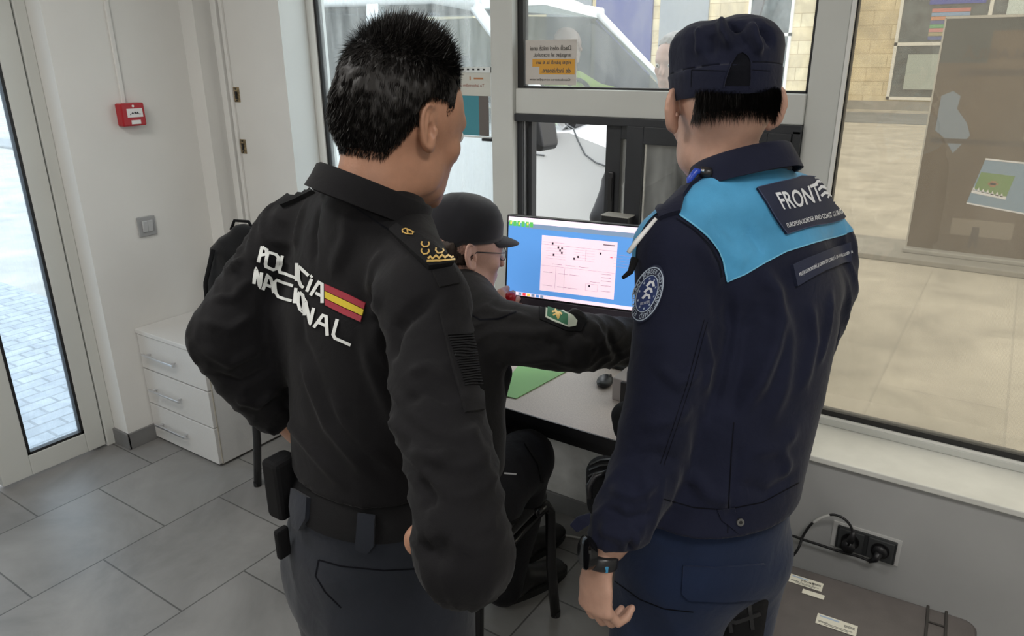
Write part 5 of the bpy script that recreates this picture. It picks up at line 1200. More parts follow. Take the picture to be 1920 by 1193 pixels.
strokes('collar_seam', [[(600, 350), (640, 372), (700, 412), (760, 452), (790, 475)]], 2.5, TA, inner_dark, A, lift=.0008)
# epaulettes and arm patches
gold = mat('gold_thread', (.72, .48, .15), .4, .35)
patch('epaulette', [(733, 438), (746, 427), (790, 456), (848, 495), (846, 501), (803, 507), (768, 474)], TA, webbing, A, lift=.004, thick=.005)
patch('epaulette', [(524, 384), (545, 366), (588, 355), (592, 362), (560, 378), (530, 390)], TA, webbing, A, step=5, lift=.004, thick=.004)
ep = []
strokes('gold_bar', [[(799, 501), (822, 500), (846, 497)], [(801, 497), (805, 493), (809, 497), (814, 491), (819, 496), (824, 490), (829, 495), (834, 490), (839, 494), (843, 492)]], 3.2, TA, gold, A, step=2, lift=.0105)
for cx, cy in ((797, 471), (797, 484), (820, 482)): strokes('gold_wreath', [[(cx-6, cy-5), (cx-7, cy), (cx-3, cy+5), (cx+3, cy+4), (cx+6, cy), (cx+4, cy-4)]], 2.6, TA, gold, A, step=2, lift=.0105)
strokes('gold_crown', [[(756, 442), (762, 440), (770, 444), (776, 448)], [(758, 446), (764, 450), (772, 451)], [(757, 443), (759, 448)], [(774, 447), (773, 452)], [(764, 440), (766, 450)]], 2.2, TA, gold, A, step=2, lift=.0105)
patch('shoulder_tab', [(810, 511), (848, 503), (860, 533), (824, 540)], TA, black_cl, A, step=6, lift=.002, thick=.003)
patch('sleeve_patch', [(823, 586), (873, 580), (888, 640), (898, 700), (905, 771), (871, 775), (850, 700), (838, 650)], TA, black_cl, A, lift=.002, thick=.003)
rb = [[(836+.33*i*1.0, 632+i), (862+.2*i, 630+i), (886+.16*i, 628+i*.98)] for i in range(0, 96, 5)]
strokes('ribbed_panel', rb, 2.6, TA, webbing, A, step=5, lift=.0062, thick=.0012)
# lettering, traced from the print
def cp(x, y): return (360+x/4.588, 380+y/4.588)
def c7(x, y): return (450+x/4.267, 430+y/4.267)
L1 = [[c7(150, 262), c7(185, 140)], [c7(185, 145), c7(220, 168), c7(215, 205), c7(165, 215)],
      [c7(230, 185), c7(292, 205), c7(310, 230), c7(290, 312), c7(262, 322), c7(210, 298), c7(205, 275), c7(228, 188)],
      [c7(345, 213), c7(318, 325), c7(325, 345), c7(455, 388)], [c7(466, 272), c7(462, 412)],
      [c7(560, 372), c7(490, 305), c7(478, 330), c7(480, 400), c7(500, 450), c7(520, 470)], [c7(585, 398), c7(545, 500)], [c7(576, 384), c7(590, 372)],
      [c7(575, 530), c7(640, 425), c7(668, 440), c7(668, 590)], [c7(615, 510), c7(665, 535)]]
L2 = [[c7(108, 440), c7(130, 320), c7(152, 465), c7(172, 350)], [c7(175, 487), c7(215, 372), c7(240, 390), c7(275, 515)], [c7(198, 442), c7(245, 462)],
      [c7(435, 455), c7(300, 405), c7(278, 420), c7(290, 510), c7(312, 545), c7(425, 575)], [c7(458, 470), c7(445, 595)],
      [c7(490, 505), c7(515, 530), c7(525, 590), c7(515, 660), c7(490, 640), c7(475, 590), c7(478, 520), c7(490, 505)], [c7(528, 690), c7(535, 570), c7(572, 755), c7(600, 630)],
      [c7(600, 785), c7(672, 690), c7(700, 700), c7(708, 850)], [c7(640, 745), c7(700, 775)], [c7(788, 720), c7(755, 840), c7(770, 870), c7(893, 925)]]
strokes('upper_lettering', L1, (5.4, 6.4), TA, white_pr, A, step=2, lift=.0026); strokes('lower_lettering', L2, (5.4, 6.4), TA, white_pr, A, step=2, lift=.0026)
fr_, fy_ = mat('flag_red', (.34, .025, .045), .45), mat('flag_yellow', (.66, .50, .03), .45)
def fl(t0, t1):
    a, b_, c_, d_ = c7(684, 438), c7(1008, 590), c7(968, 742), c7(688, 607)
    m1, m2 = c7(850, 512), c7(830, 680)
    Lp = lambda p, q, t: (p[0]+(q[0]-p[0])*t, p[1]+(q[1]-p[1])*t)
    return [Lp(a, d_, t0), Lp(m1, m2, t0), Lp(b_, c_, t0), Lp(b_, c_, t1), Lp(m1, m2, t1), Lp(a, d_, t1)]
patch('flag_stripe', fl(0, .30), TA, fr_, A, step=5, lift=.0016, thick=.0004); patch('flag_stripe', fl(.345, .66), TA, fy_, A, step=5, lift=.0016, thick=.0004); patch('flag_stripe', fl(.705, 1), TA, fr_, A, step=5, lift=.0016, thick=.0004)
# ---- A: hair
hv, hF = headA
def hl_mask(c):
    p = loc(hA, RA, c)/sA; x, y, z = p.T
    lim = np.interp(y, [-.2, -.068, -.030, -.016, .012, .018, .030, .034, .06, .1], [-.056, -.056, .012, .034, .036, .026, .034, .060, .078, .095])
    ear_ = (np.abs(x) > .0755) & (y > -.055) & (y < .016) & (z < .040)
    return np.where(ear_, -.02, z-lim)
m_ = hl_mask(hv); N = normals(hv, hF); off = np.clip(m_*.25, 0, .009); zt = loc(hA, RA, hv)[:, 2]; off = off+np.clip((zt-.06)*.10, 0, .006)*(m_ > 0)
keep = (m_ > .004)[hF].all(1); ff = hF[keep]; u, inv = np.unique(ff, return_inverse=True)
hvx = hv+N*off[:, None]; hvx = hvx+N*((vnoise(hvx*140)-.5)*.004*(m_ > .02))[:, None]
hairA = skinobj('hair', (hvx[u], inv.reshape(ff.shape)), hair_d, A)
p, n = surf_points((hv, hF), 26000, lambda c: hl_mask(c) > -.004)
lp = loc(hA, RA, p); k = hl_mask(p); topness = np.clip((lp[:, 2]-.055)/.06, 0, 1)
jit = rng.normal(0, 1, p.shape)*(.12+.14*topness[:, None]); down = -RA[2]
d = n*(.10+.80*topness[:, None])+down*(1-topness[:, None])*.95+RA[1]*.15*topness[:, None]+jit
d = d/np.linalg.norm(d, axis=1)[:, None]
ln = (.006+np.clip(k, 0, .06)*.14+.010*topness*rng.uniform(.2, 1.6, len(p)))*rng.uniform(.7, 1.25, len(p))*np.where(lp[:, 1] > .012, .45+.55*topness, 1); off = np.clip(k*.22, 0, .008)+np.clip((lp[:, 2]-.06)*.10, 0, .006)
gm = rng.random(len(p)) < (.10+.45*np.clip((lp[:, 1]+.01)*12, 0, 1)*(lp[:, 2] < .07))
for nm, mm, hm in (('hair_strands', ~gm, hair_d), ('grey_strands', gm, hair_g)):
    o = strands(nm, None, (p+n*off[:, None])[mm], d[mm], ln[mm], .0008, hm, hairA); o['kind'] = 'stuff'
# ================= B
v, F = jackB; TB0 = bvh(v, F)
v = folds(v, F, [([(1427, 497), (1452, 545), (1458, 600), (1448, 650), (1420, 720), (1378, 790)], .014, .014), ([(1470, 560), (1478, 640), (1465, 730), (1440, 800)], .014, .007), ([(1520, 560), (1525, 640), (1500, 740)], .012, .006), ([(1560, 540), (1550, 620), (1530, 690)], .010, .006), ([(1410, 560), (1400, 640), (1385, 720), (1365, 790)], .018, -.012),
  ([(1366, 540), (1370, 620), (1350, 720), (1330, 780)], .012, -.012), ([(1300, 440), (1335, 500), (1352, 540)], .012, .006), ([(1330, 425), (1365, 470), (1400, 500)], .012, .005), ([(1390, 420), (1420, 460), (1430, 480)], .010, -.004),
  ([(1310, 600), (1330, 680), (1318, 740)], .010, .006), ([(1230, 680), (1270, 720), (1320, 700)], .010, .006), ([(1200, 800), (1250, 790), (1300, 760)], .012, .007), ([(1180, 860), (1230, 850), (1285, 870)], .010, -.006), ([(1140, 915), (1190, 930), (1240, 900)], .010, .008), ([(1130, 950), (1180, 975), (1230, 960)], .008, -.006), ([(1120, 990), (1160, 1005), (1200, 1010)], .008, .006),
  ([(1205, 1040), (1190, 1020), (1195, 1000)], .004, .006), ([(1190, 1050), (1180, 1025), (1183, 1005)], .004, -.006), ([(1176, 1056), (1168, 1030), (1170, 1010)], .004, .006), ([(1400, 850), (1460, 840), (1500, 800)], .012, .005), ([(1380, 905), (1440, 925), (1500, 880)], .012, -.005), ([(1390, 830), (1375, 900), (1366, 1000)], .008, -.004), ([(1290, 880), (1330, 930), (1380, 945)], .012, .007), ([(1460, 840), (1475, 870), (1470, 900)], .010, .005)], TB0)
v = sleeve_creases(v, F, aLB, .004, 14, 2); v = sleeve_creases(v, F, aRB, .005, 18); v = wrinkle(v, F, .003, (5, 5, 4)); jackB = (v, F); TB = bvh(v, F)
jk = skinobj('jacket', jackB, navy_cl, B)
v, F = trB; v = wrinkle(v, F, .006, (6, 6, 4)); trB = (v, F); TTB = bvh(v, F); skinobj('trousers', trB, navy_tr, B)
# cyan yoke: strips of the jacket surface above the seam line, all in one panel
def strip_panel(name, vF, chain, x_end, M, parent, lift, extra=(), thick=.0012, upto=None):
    v, F = vF; N = normals(v, F); bmA = bmesh.new()
    for (a, b_), (c_, d_) in zip(chain, chain[1:]):
        pls = [cam_plane((a, 0), (a, 1000), (a+50, 500)), cam_plane((c_, 0), (c_, 1000), (c_-50, 500)), cam_plane((a, b_), (c_, d_), ((a+c_)/2, (b_+d_)/2-60))]
        P = v-CAM; keep = np.ones(len(v), bool)
        for n_ in pls: keep &= (P@n_) > -.02
        for q, n_ in extra: keep &= ((v-np.array(q))@np.array(n_)) > -.02
        ff = F[keep[F].all(1)]
        if not len(ff): continue
        u, inv = np.unique(ff, return_inverse=True); ff = inv.reshape(ff.shape); vv = v[u]+N[u]*lift; bm = bmesh.new(); vs = [bm.verts.new(q) for q in vv]
        for f in ff: bm.faces.new([vs[i] for i in f])
        for q, n_ in [(CAM, n_) for n_ in pls]+list(extra): bmesh.ops.bisect_plane(bm, geom=bm.verts[:]+bm.edges[:]+bm.faces[:], plane_co=Vector(q), plane_no=Vector(n_), clear_inner=True)
        me = bpy.data.meshes.new('s'); bm.to_mesh(me); bm.free(); bmA.from_mesh(me); bpy.data.meshes.remove(me)
    bmesh.ops.remove_doubles(bmA, verts=bmA.verts, dist=.0002)
    me = bpy.data.meshes.new(name); bmA.to_mesh(me); bmA.free(); me.materials.append(M); return link(name, me, parent, True)
sc = shB[0][0]
strip_panel('cyan_yoke', jackB, [(1274, 404), (1294, 418), (1311, 431), (1326, 444), (1338, 458), (1348, 472), (1355, 490), (1362, 528), (1394, 515), (1434, 492), (1472, 472), (1530, 454), (1600, 434)], None, cyan_cl, B, .0022, extra=[((0, 0, hemB[2]+.25), (0, 0, 1))])
strip_panel('cyan_chest_panel', jackB, [(1170, 500), (1192, 484), (1215, 450), (1250, 430), (1274, 420)], None, cyan_cl, B, .0022, extra=[(sc+fB*.012, fB)])
strokes('yoke_piping', [[(1274, 404), (1294, 418), (1311, 431), (1326, 444), (1338, 458), (1348, 472), (1355, 490), (1362, 528)], [(1362, 528), (1394, 515), (1434, 492), (1472, 472), (1530, 454), (1585, 438)]], 2.4, TB, mat('pale_cyan_piping', (.16, .48, .70), .5), B, lift=.0028)
strokes('yoke_stitching', [[(1268, 411), (1300, 431), (1330, 462), (1346, 492), (1352, 520)], [(1356, 800), (1350, 830)]][:1], 1.6, TB, inner_dark, B, lift=.0026)
strokes('back_seam', [[(1376, 792), (1371, 850), (1366, 940), (1364, 1000)], [(1362, 535), (1380, 600), (1366, 640)]][:1], 2.2, TB, inner_dark, B, lift=.0006)
strokes('sleeve_seam', [[(1320, 600), (1288, 720), (1262, 800), (1238, 870)], [(1326, 604), (1294, 724), (1268, 804), (1244, 874)]], 1.3, TB, inner_dark, B, lift=.0006)
strokes('waist_seam', [[(1245, 936), (1300, 952), (1360, 956), (1430, 942), (1498, 905)]], 2.4, TB, inner_dark, B, lift=.0006)
patch('waist_tab', [(1345, 956), (1378, 952), (1386, 992), (1384, 1000), (1352, 975)], TB, navy_cl, B, step=6, lift=.001, thick=.002)
c_, n_ = cast(TB, 1386, 978); b = MB(); n_ = n_ if n_.dot(Vector(CF)) < 0 else -n_; b.cyl(c_+n_*.002, c_+n_*.006, .0065, n=24); sn = b.build('snap_button', mat('pewter', (.20, .20, .20), .35, .9), B)
b = MB(); b.cyl(c_+n_*.006, c_+n_*.0065, .003, n=16); b.build('snap_centre', gasket, sn)
patch('pocket_flap', [(1281, 1059), (1340, 1063), (1432, 1056), (1447, 1094), (1432, 1120), (1360, 1127), (1292, 1125), (1278, 1112)], TTB, navy_tr, B, lift=.002, thick=.003)
strokes('pocket_seam', [[(1150, 1088), (1200, 1124), (1245, 1142), (1300, 1148)]], 2.2, TTB, inner_dark, B, lift=.0006)
# badges on the back
navp = mat('navy_badge', (.012, .017, .045), .75, bump=.3, bscale=900); whl = mat('white_lettering', (.72, .74, .78), .6)
patch('name_badge', [(1416, 355), (1456, 344), (1496, 335), (1526, 338), (1545, 360), (1562, 384), (1579, 410), (1545, 420), (1505, 430), (1470, 440), (1452, 412), (1434, 382)], TB, navp, B, step=4, lift=.005, thick=.003)
strokes('badge_edging', [[(1416, 355), (1456, 344), (1496, 335), (1524, 338)], [(1416, 355), (1434, 382), (1452, 412), (1470, 440)], [(1470, 440), (1505, 430), (1545, 420), (1576, 411)]], 1.4, TB, mat('badge_thread', (.05, .06, .12), .8), B, lift=.0086, thick=0)
warp_text('badge_heading', 'FRONT', [(1446, 364), (1485, 358), (1524, 347)], [(1462, 394), (1496, 389), (1537, 379)], TB, whl, B, lift=.0090, weight=.02)
strokes('wave_mark', [[(1520, 352), (1526, 346), (1534, 346), (1540, 351)], [(1526, 361), (1532, 355), (1540, 356), (1545, 361)], [(1531, 371), (1538, 365), (1546, 366), (1551, 372)]], 5, TB, whl, B, step=2, lift=.0092)
strokes('badge_letter', [[(1541, 352), (1557, 376)], [(1553, 352), (1543, 374)]], 3.4, TB, whl, B, step=2, lift=.0092)
warp_text('badge_subtitle', 'EUROPEAN BORDER AND COAST GUARD', [(1466, 418), (1517, 407), (1570, 394)], [(1469, 427), (1520, 416), (1573, 403)], TB, whl, B, lift=.0090, weight=.012, cuts=20)
patch('service_badge', [(1481, 497), (1508, 485), (1536, 474), (1562, 464), (1588, 455), (1590, 472), (1591, 490), (1566, 499), (1541, 508), (1515, 522), (1490, 537), (1485, 516)], TB, navp, B, step=4, lift=.005, thick=.003)
warp_text('service_lettering', 'POLIȚIA DE FRONTIERĂ ȘI GARDA DE COASTĂ LA NIVEL EUROPEAN', [(1490, 511), (1537, 488), (1589, 469)], [(1493, 521), (1539, 498), (1591, 478)], TB, whl, B, lift=.0090, weight=.012, cuts=24)
# round arm badge
bc, bh, bv = (1217, 551), (27, -8), (9, -51)
ecirc = lambda r, n=40: [(bc[0]+bh[0]*r*math.cos(2*math.pi*k/n)+bv[0]*r*math.sin(2*math.pi*k/n), bc[1]+bh[1]*r*math.cos(2*math.pi*k/n)+bv[1]*r*math.sin(2*math.pi*k/n)) for k in range(n+1)]
bblue = mat('badge_blue', (.018, .035, .13), .7); pale = mat('badge_pale_thread', (.45, .52, .62), .7)
patch('arm_badge', ecirc(1.05)[:-1], TB, navp, B, step=6, lift=.002, thick=.003); patch('badge_field', ecirc(.66)[:-1], TB, bblue, B, step=5, lift=.0055, thick=.0004)
strokes('badge_rings', [ecirc(.97)], 2.0, TB, pale, B, step=3, lift=.0058); strokes('badge_rings', [ecirc(.67)], 1.6, TB, pale, B, step=3, lift=.0062)
ring_text('ring_lettering', 'BORDER AND COAST GUARD', bc, bh, bv, .73, .91, 125, -105, TB, pale, B, lift=.0062, weight=.01)
ring_text('ring_lettering', 'EUROPEAN', bc, bh, bv, .73, .91, 238, 138, TB, pale, B, lift=.0062, weight=.01)
loc2 = lambda x, y: (bc[0]+bh[0]*x+bv[0]*y, bc[1]+bh[1]*x+bv[1]*y)
strokes('badge_waves', [[loc2(-.18+q, .30-k*.22), loc2(.02+q, .42-k*.22), loc2(.22+q, .36-k*.22), loc2(.30+q, .22-k*.22)] for k, q in ((0, .06), (1, 0), (2, -.06))], 4.2, TB, whl, B, step=2, lift=.0062)
warp_text('badge_word', 'FRONTEX', [loc2(-.30, -.28), loc2(.30, -.28)], [loc2(-.30, -.38), loc2(.30, -.38)], TB, whl, B, lift=.0062, cuts=7)
def star(x, y, r=.05): return [loc2(x+(r if i % 2 == 0 else r*.45)*math.cos(math.pi*i/5+math.pi/2)*1.3, y+(r if i % 2 == 0 else r*.45)*math.sin(math.pi*i/5+math.pi/2)) for i in range(10)]
for k in range(10):
    a = math.radians(90+36*k); patch('badge_star', star(.53*math.cos(a), .55*math.sin(a)), TB, pale, B, step=3, lift=.0062, thick=.0003)
# collar, straps, watch
RcB = frame(64, 22, 0)
collar('collar', ccB, RcB, .074, .082, .022, .044, navy_cl, B, gap=22, flare=.022)
patch('shoulder_strap', [(1232, 399), (1238, 414), (1252, 408), (1276, 401), (1284, 372), (1300, 350), (1322, 334), (1318, 322), (1300, 330), (1268, 360), (1246, 380)], TB, navy_cl, B, step=6, lift=.004, thick=.005)
bluep = mat('blue_plastic', (.02, .06, .42), .3)
q0 = cast(TB, 1312, 338)[0]; q0 = np.array(q0) if q0 is not None else at(1312, 338, 1.20)
dq = lambda x, y, z: tuple(q0+CR*x*.75+CU*y*.75-CF*z*.6)
b = MB(); b.tube([dq(-.026, -.022, .012), dq(-.026, .0, .018), dq(-.012, .018, .020), dq(.0, .016, .018)], [.0045, .006, .006, .0045], 12); b.build('blue_cord', bluep, B, smooth=True)
b = MB(); b.tube([dq(-.002, .018, .016), dq(.016, .014, .018), dq(.024, .006, .014)], [.008, .010, .008], 12); b.build('cord_clip', blackp, B, smooth=True)
b = MB(); b.ell(dq(.002, .018, .026), (.004, .004, .003)); b.build('clip_button', chrome, B, smooth=True)
b = MB(); b.tube([at(1178, 474, 1.30*kB), at(1196, 450, 1.30*kB), at(1230, 410, 1.30*kB)], [.004, .0045, .003], 8); b.build('pale_lanyard', whitep, B, smooth=True)
b = MB(); b.tube([at(1190, 486, 1.33*kB), at(1182, 510, 1.32*kB), at(1168, 521, 1.31*kB)], [.007, .005, .003], 8); b.build('chest_strap', webbing, B, smooth=True)
wq = unit(dB); wc_ = wr+wq*-.004; Rw = np.array([unit(np.cross(wq, bk)), unit(bk-wq*(bk@wq)), wq])
ring = lambda r1, r2, h: [Vector(wc_+Rw[0]*r1*math.cos(2*math.pi*k/32)+Rw[1]*r2*math.sin(2*math.pi*k/32)+wq*h) for k in range(32)]
t_ = MB().loft([ring(.031, .026, -.012), ring(.034, .029, -.008), ring(.034, .029, .008), ring(.031, .026, .012)]).build('watch_strap', blackp, B, smooth=True)
wo = wc_+Rw[1]*.030
dsc = lambda r, h: [Vector(at(1103, 1037, 1.33*kB)+unit(-CR*.9-CF*.35+CU*.15)*h+Rw[2]*r*math.cos(2*math.pi*k/32)+unit(np.cross(Rw[2], unit(-CR*.9-CF*.35+CU*.15)))*r*.9*math.sin(2*math.pi*k/32)) for k in range(32)]
auto(MB().loft([dsc(.026, -.006), dsc(.028, .0), dsc(.028, .007), dsc(.024, .010)]).build('watch_case', mat('glossy_black', (.006, .006, .007), .12), B))
b = MB(); b.box(at(1135, 1063, 1.325*kB)-np.array([.008, .008, .006]), at(1135, 1063, 1.325*kB)+np.array([.008, .008, .006])); b.build('blue_strap_tag', mat('cyan_tag', (.05, .28, .5), .5), B, bev=.002)
b = MB(); b.prism([at(1068, 986, 1.32*kB), at(1082, 970, 1.32*kB), at(1108, 962, 1.33*kB), at(1106, 985, 1.32*kB), at(1082, 1000, 1.32*kB)], CF*.006); b.build('cuff_tab', navy_cl, B, bev=.002)
# duty gear
b = MB(); c0 = at(1136, 905, 1.50*kB); hb = Field(); hb.limb([(at(1136, 888, 1.49*kB), .033, .045), (at(1138, 945, 1.49*kB), .034, .045)], wB, .02); gear = hb.mesh(.005, 0, 2); skinobj('belt_pouch', gear, webbing, B)
GT = bvh(*gear); strokes('pouch_zip', [[(1108, 872), (1125, 864), (1150, 862)], [(1106, 882), (1125, 874), (1150, 872)], [(1104, 893), (1122, 885), (1150, 883)]], 3, GT, gasket, B, lift=.001, thick=.001)
b = MB(); b.tube([at(1106, 935, 1.42*kB), at(1104, 912, 1.42*kB), at(1116, 893, 1.42*kB), at(1142, 886, 1.42*kB)], [.006]*4, 8); b.build('pouch_strap', blackp, B, smooth=True)
hb = Field(); hb.limb([(at(1180, 782, 1.46*kB), .030, .040), (at(1180, 806, 1.46*kB), .026, .035)], wB, .02); skinobj('chest_pouch', hb.mesh(.005, 0, 2), webbing, B)
hb = Field(); q1 = at(1394, 1150, 1.38); hb.limb([(q1+np.array([0, 0, .03]), .05, .035), (q1-np.array([0, 0, .12]), .045, .035)], wB, .02); hol = hb.mesh(.006, 0, 2); skinobj('thigh_holster', hol, webbing, B); HT = bvh(*hol)
strokes('holster_strap', [[(1352, 1160), (1380, 1166), (1424, 1150)], [(1366, 1140), (1372, 1185)], [(1404, 1135), (1410, 1180)]], 7, HT, blackp, B, lift=.001, thick=.002)
# ---- B: field cap
def cap_shell(c, R, s, st, n=64, fn=None):
    rings = []
    for (z, rx, ry, oy) in st:
        ring = []
        for k in range(n):
            a = 2*math.pi*k/n; x, y = rx*math.cos(a), ry*math.sin(a)+oy; zz = z
            if fn: x, y, zz = fn(x, y, z, a)
            ring.append(np.array(c)+s*(R[0]*x+R[1]*y+R[2]*zz))
        rings.append(ring)
    return rings
def capfn(x, y, z, a):
    t = np.clip((z-.06)/.1, 0, 1); w_ = .004*math.sin(5*a+1.3)+.004*math.sin(9*a+.4)+.003*math.sin(13*a); q = 1+w_*t*2.2
    return x*q, y*q, z+t*.004*math.sin(4*a+.7)+.004*t-.10*max(0, y)*(1-t)*.25
rg = cap_shell(hB, RB, sB, [(.014, .0815, .1085, -.010), (.020, .0830, .1105, -.010), (.055, .0850, .113, -.010), (.056, .0835, .1115, -.010), (.074, .0855, .113, -.010), (.090, .0870, .112, -.010), (.104, .0850, .107, -.011), (.116, .0770, .096, -.010), (.124, .065, .082, -.008), (.129, .050, .064, -.004), (.131, .034, .044, 0), (.131, .016, .020, 0), (.131, .003, .004, 0)], 72, capfn)
vv = np.array([p for r in rg for p in r]); ff = []; n = 72
for i in range(len(rg)-1):
    for k in range(n): ff.append((i*n+k, i*n+(k+1) % n, (i+1)*n+(k+1) % n, (i+1)*n+k))
capF = np.array(ff)
# refine for creases
def refine(v, F):
    e = {}; V = list(v); G = []
    def mid(a, b_):
        k_ = (min(a, b_), max(a, b_))
        if k_ not in e: e[k_] = len(V); V.append((v[a]+v[b_])/2)
        return e[k_]
    for f in F:
        m_ = [mid(f[i], f[(i+1) % 4]) for i in range(4)]; c_ = len(V); V.append(sum(v[i] for i in f)/4)
        for i in range(4): G.append((f[i], m_[i], c_, m_[i-1]))
    return np.array(V), np.array(G)
cv, cF = refine(vv, capF); cv, cF = refine(cv, cF)
ncap = normals(cv, cF); cc = np.array(hB)+RB[2]*.07
if ((cv-cc)*ncap).sum() < 0: cF = cF[:, ::-1]
TC0 = bvh(cv, cF)
cv = folds(cv, cF, [([(1310, 50), (1312, 75), (1310, 105)], .006, 0.0076), ([(1353, 38), (1357, 62), (1372, 92)], .006, 0.0114), ([(1362, 42), (1380, 52), (1402, 50)], .006, -0.0095), ([(1408, 45), (1412, 72), (1424, 104)], .006, 0.0133), ([(1420, 46), (1440, 66), (1448, 88)], .008, -0.0114), ([(1376, 40), (1390, 70), (1400, 86)], .008, -0.0057), ([(1330, 60), (1335, 90), (1330, 110)], .009, -0.0057)], TC0)
cv = wrinkle(cv, cF, .0025, (16, 16, 16)); TCB = bvh(cv, cF)
capB = skinobj('field_cap', (cv, cF), navy_cl, B); m_ = capB.modifiers.new('sol', 'SOLIDIFY'); m_.thickness = .002; m_.offset = -1
arch = [(1357, 164), (1361, 147), (1370, 121), (1382, 101), (1392, 97), (1403, 104), (1408, 116), (1408, 147), (1406, 164)]
patch('cap_opening_shade', [(x, min(y, 161)) for x, y in arch], TCB, inner_dark, capB, step=5, lift=.0006, thick=0)  # flush dark patch: inner cloth with the recess shade painted in
strokes('opening_trim', [arch], 2.2, TCB, navy_cl, capB, step=3, lift=.001, thick=.0015)
strokes('cap_stitching', [[(1297, 131), (1360, 133)], [(1409, 131), (1443, 133)], [(1297, 131), (1296, 164)]], 1.2, TCB, inner_dark, capB, step=4, lift=.0006)
b = MB(); L_ = []
for i in range(13):
    a = math.radians(25+130*i/12); x, y = .083*math.cos(a), .098*math.sin(a)
    L_.append([np.array(hB)+sB*(RB[0]*x*k1+RB[1]*(y+k2*math.sin(a)**1.0)+RB[2]*(.028-k3-.012*(math.cos(a))**2*1)) for k1, k2, k3 in ((.98, -.004, 0), (1.02, .030, .012), (1.0, .058, .032))])
bmv = bmesh.new(); rows = [[bmv.verts.new(Vector(p)) for p in r] for r in L_]
for a, c_ in zip(rows, rows[1:]):
    for k in range(2): bmv.faces.new((a[k], a[k+1], c_[k+1], c_[k]))
me = bpy.data.meshes.new('cap_peak'); bmv.to_mesh(me); bmv.free(); me.materials.append(navy_cl); pk = link('cap_peak', me, capB); m_ = pk.modifiers.new('sol', 'SOLIDIFY'); m_.thickness = .004
# hair below the cap
def back_hair(name, c, R, s, headvF, parent, z0, z1, ylim, nst=6000, ragged=.012, ln=.022, M=hair_d, xl=.074):
    hv, hF = headvF
    def mk(cc): q = loc(c, R, cc)/s; return np.minimum.reduce([q[:, 2]-z0-np.where(q[:, 1] > ylim-.02, (q[:, 1]-ylim+.02)*2.2, 0), z1-q[:, 2], (ylim-q[:, 1]), np.where(q[:, 1] > -.075, (xl-np.abs(q[:, 0]))*1.0, .03)])
    m_ = mk(hv); N = normals(hv, hF); off = np.clip(m_*.35, 0, .005); ke = (m_ > .003)[hF].all(1) & (np.abs((loc(c, R, hv)/s)[:, 0]) < .088)[hF].all(1); ff = hF[ke]; u, inv = np.unique(ff, return_inverse=True)
    hvx = hv+N*(off+(vnoise(hv*150)-.5)*.002)[:, None]; h = skinobj(name, (hvx[u], inv.reshape(ff.shape)), M, parent)
    p, n = surf_points(headvF, nst, lambda cc: (mk(cc) > 0)); d = n*.16-R[2]*1.0+rng.normal(0, .10, p.shape); d /= np.linalg.norm(d, axis=1)[:, None]
    o = strands('hair_strands', None, p+n*np.clip(mk(p)*.3, .0005, .005)[:, None], d, ln*rng.uniform(.5, 1.1, len(p)), .0006, M, h); o['kind'] = 'stuff'; return h
back_hair('hair', hB, RB, sB, headB, B, -.014, .044, -.012, xl=.064)
# ================= C
v, F = jackC; TCJ0 = bvh(v, F)
v = folds(v, F, [([(900, 575), (940, 590), (1000, 600)], .010, .006), ([(1055, 610), (1075, 590), (1100, 600)], .012, .014), ([(1060, 640), (1085, 615), (1110, 640)], .010, -.008), ([(1110, 600), (1130, 640), (1150, 690)], .010, .008), ([(940, 620), (1000, 625), (1060, 615)], .012, .006), ([(960, 680), (1030, 670), (1090, 690)], .012, .006), ([(1140, 610), (1150, 650), (1165, 680)], .008, -.006), ([(1020, 640), (1050, 650), (1065, 680)], .010, -.007)], TCJ0)
v = sleeve_creases(v, F, aC, .006, 20); v = wrinkle(v, F, .004, (8, 8, 8)); jackC = (v, F); TCJ = bvh(v, F)
skinobj('jacket', jackC, cloth('charcoal_jacket_cloth', (.012, .0115, .012), sheen=.1), C); v, F = trC; v = wrinkle(v, F, .004, (9, 9, 9)); trC = (v, F); skinobj('trousers', trC, cloth('black_trouser_cloth', (.006, .006, .008), sheen=.06), C); TTC = bvh(v, F)
collar('collar', at(838, 534, 1.98), frame(-20, 24, 0), .082, .090, .036, .052, black_cl, C, gap=20, flare=.018)
patch('sleeve_emblem_backing', [(1010, 570), (1080, 588), (1100, 600), (1090, 622), (1060, 620), (1012, 600)], TCJ, webbing, C, step=6, lift=.002, thick=.002)
em_o = [(1023, 575), (1052, 583), (1072, 592), (1081, 602), (1079, 611), (1066, 613), (1042, 607), (1022, 597)]
patch('sleeve_emblem', em_o, TCJ, mat('emblem_cream', (.55, .60, .50), .7), C, step=4, lift=.0045, thick=.001)
patch('emblem_green', [(1026, 579), (1050, 586), (1066, 592), (1064, 609), (1042, 603), (1025, 595)], TCJ, mat('emblem_green', (.03, .14, .07), .7), C, step=4, lift=.0062, thick=.0004)
strokes('emblem_gold', [[(1034, 589), (1042, 588), (1052, 597)], [(1040, 584), (1044, 596), (1048, 602)], [(1036, 595), (1048, 590), (1056, 594)], [(1042, 590), (1050, 600)]], 3, TCJ, gold, C, step=2, lift=.0072)
strokes('shoulder_flap', [[(866, 580), (900, 600), (935, 598), (968, 585)]], 3, TCJ, inner_dark, C, lift=.001)
strokes('knee_seam', [[(960, 880), (985, 890)], [(945, 888), (968, 890)]][1:], 3, TTC, mat('pale_thread', (.5, .5, .5), .6), C, lift=.001)
strokes('thigh_strap', [[(896, 1010), (940, 990), (1000, 960)], [(985, 830), (1010, 870), (1016, 905)]], 5, TTC, webbing, C, lift=.001, thick=.002)
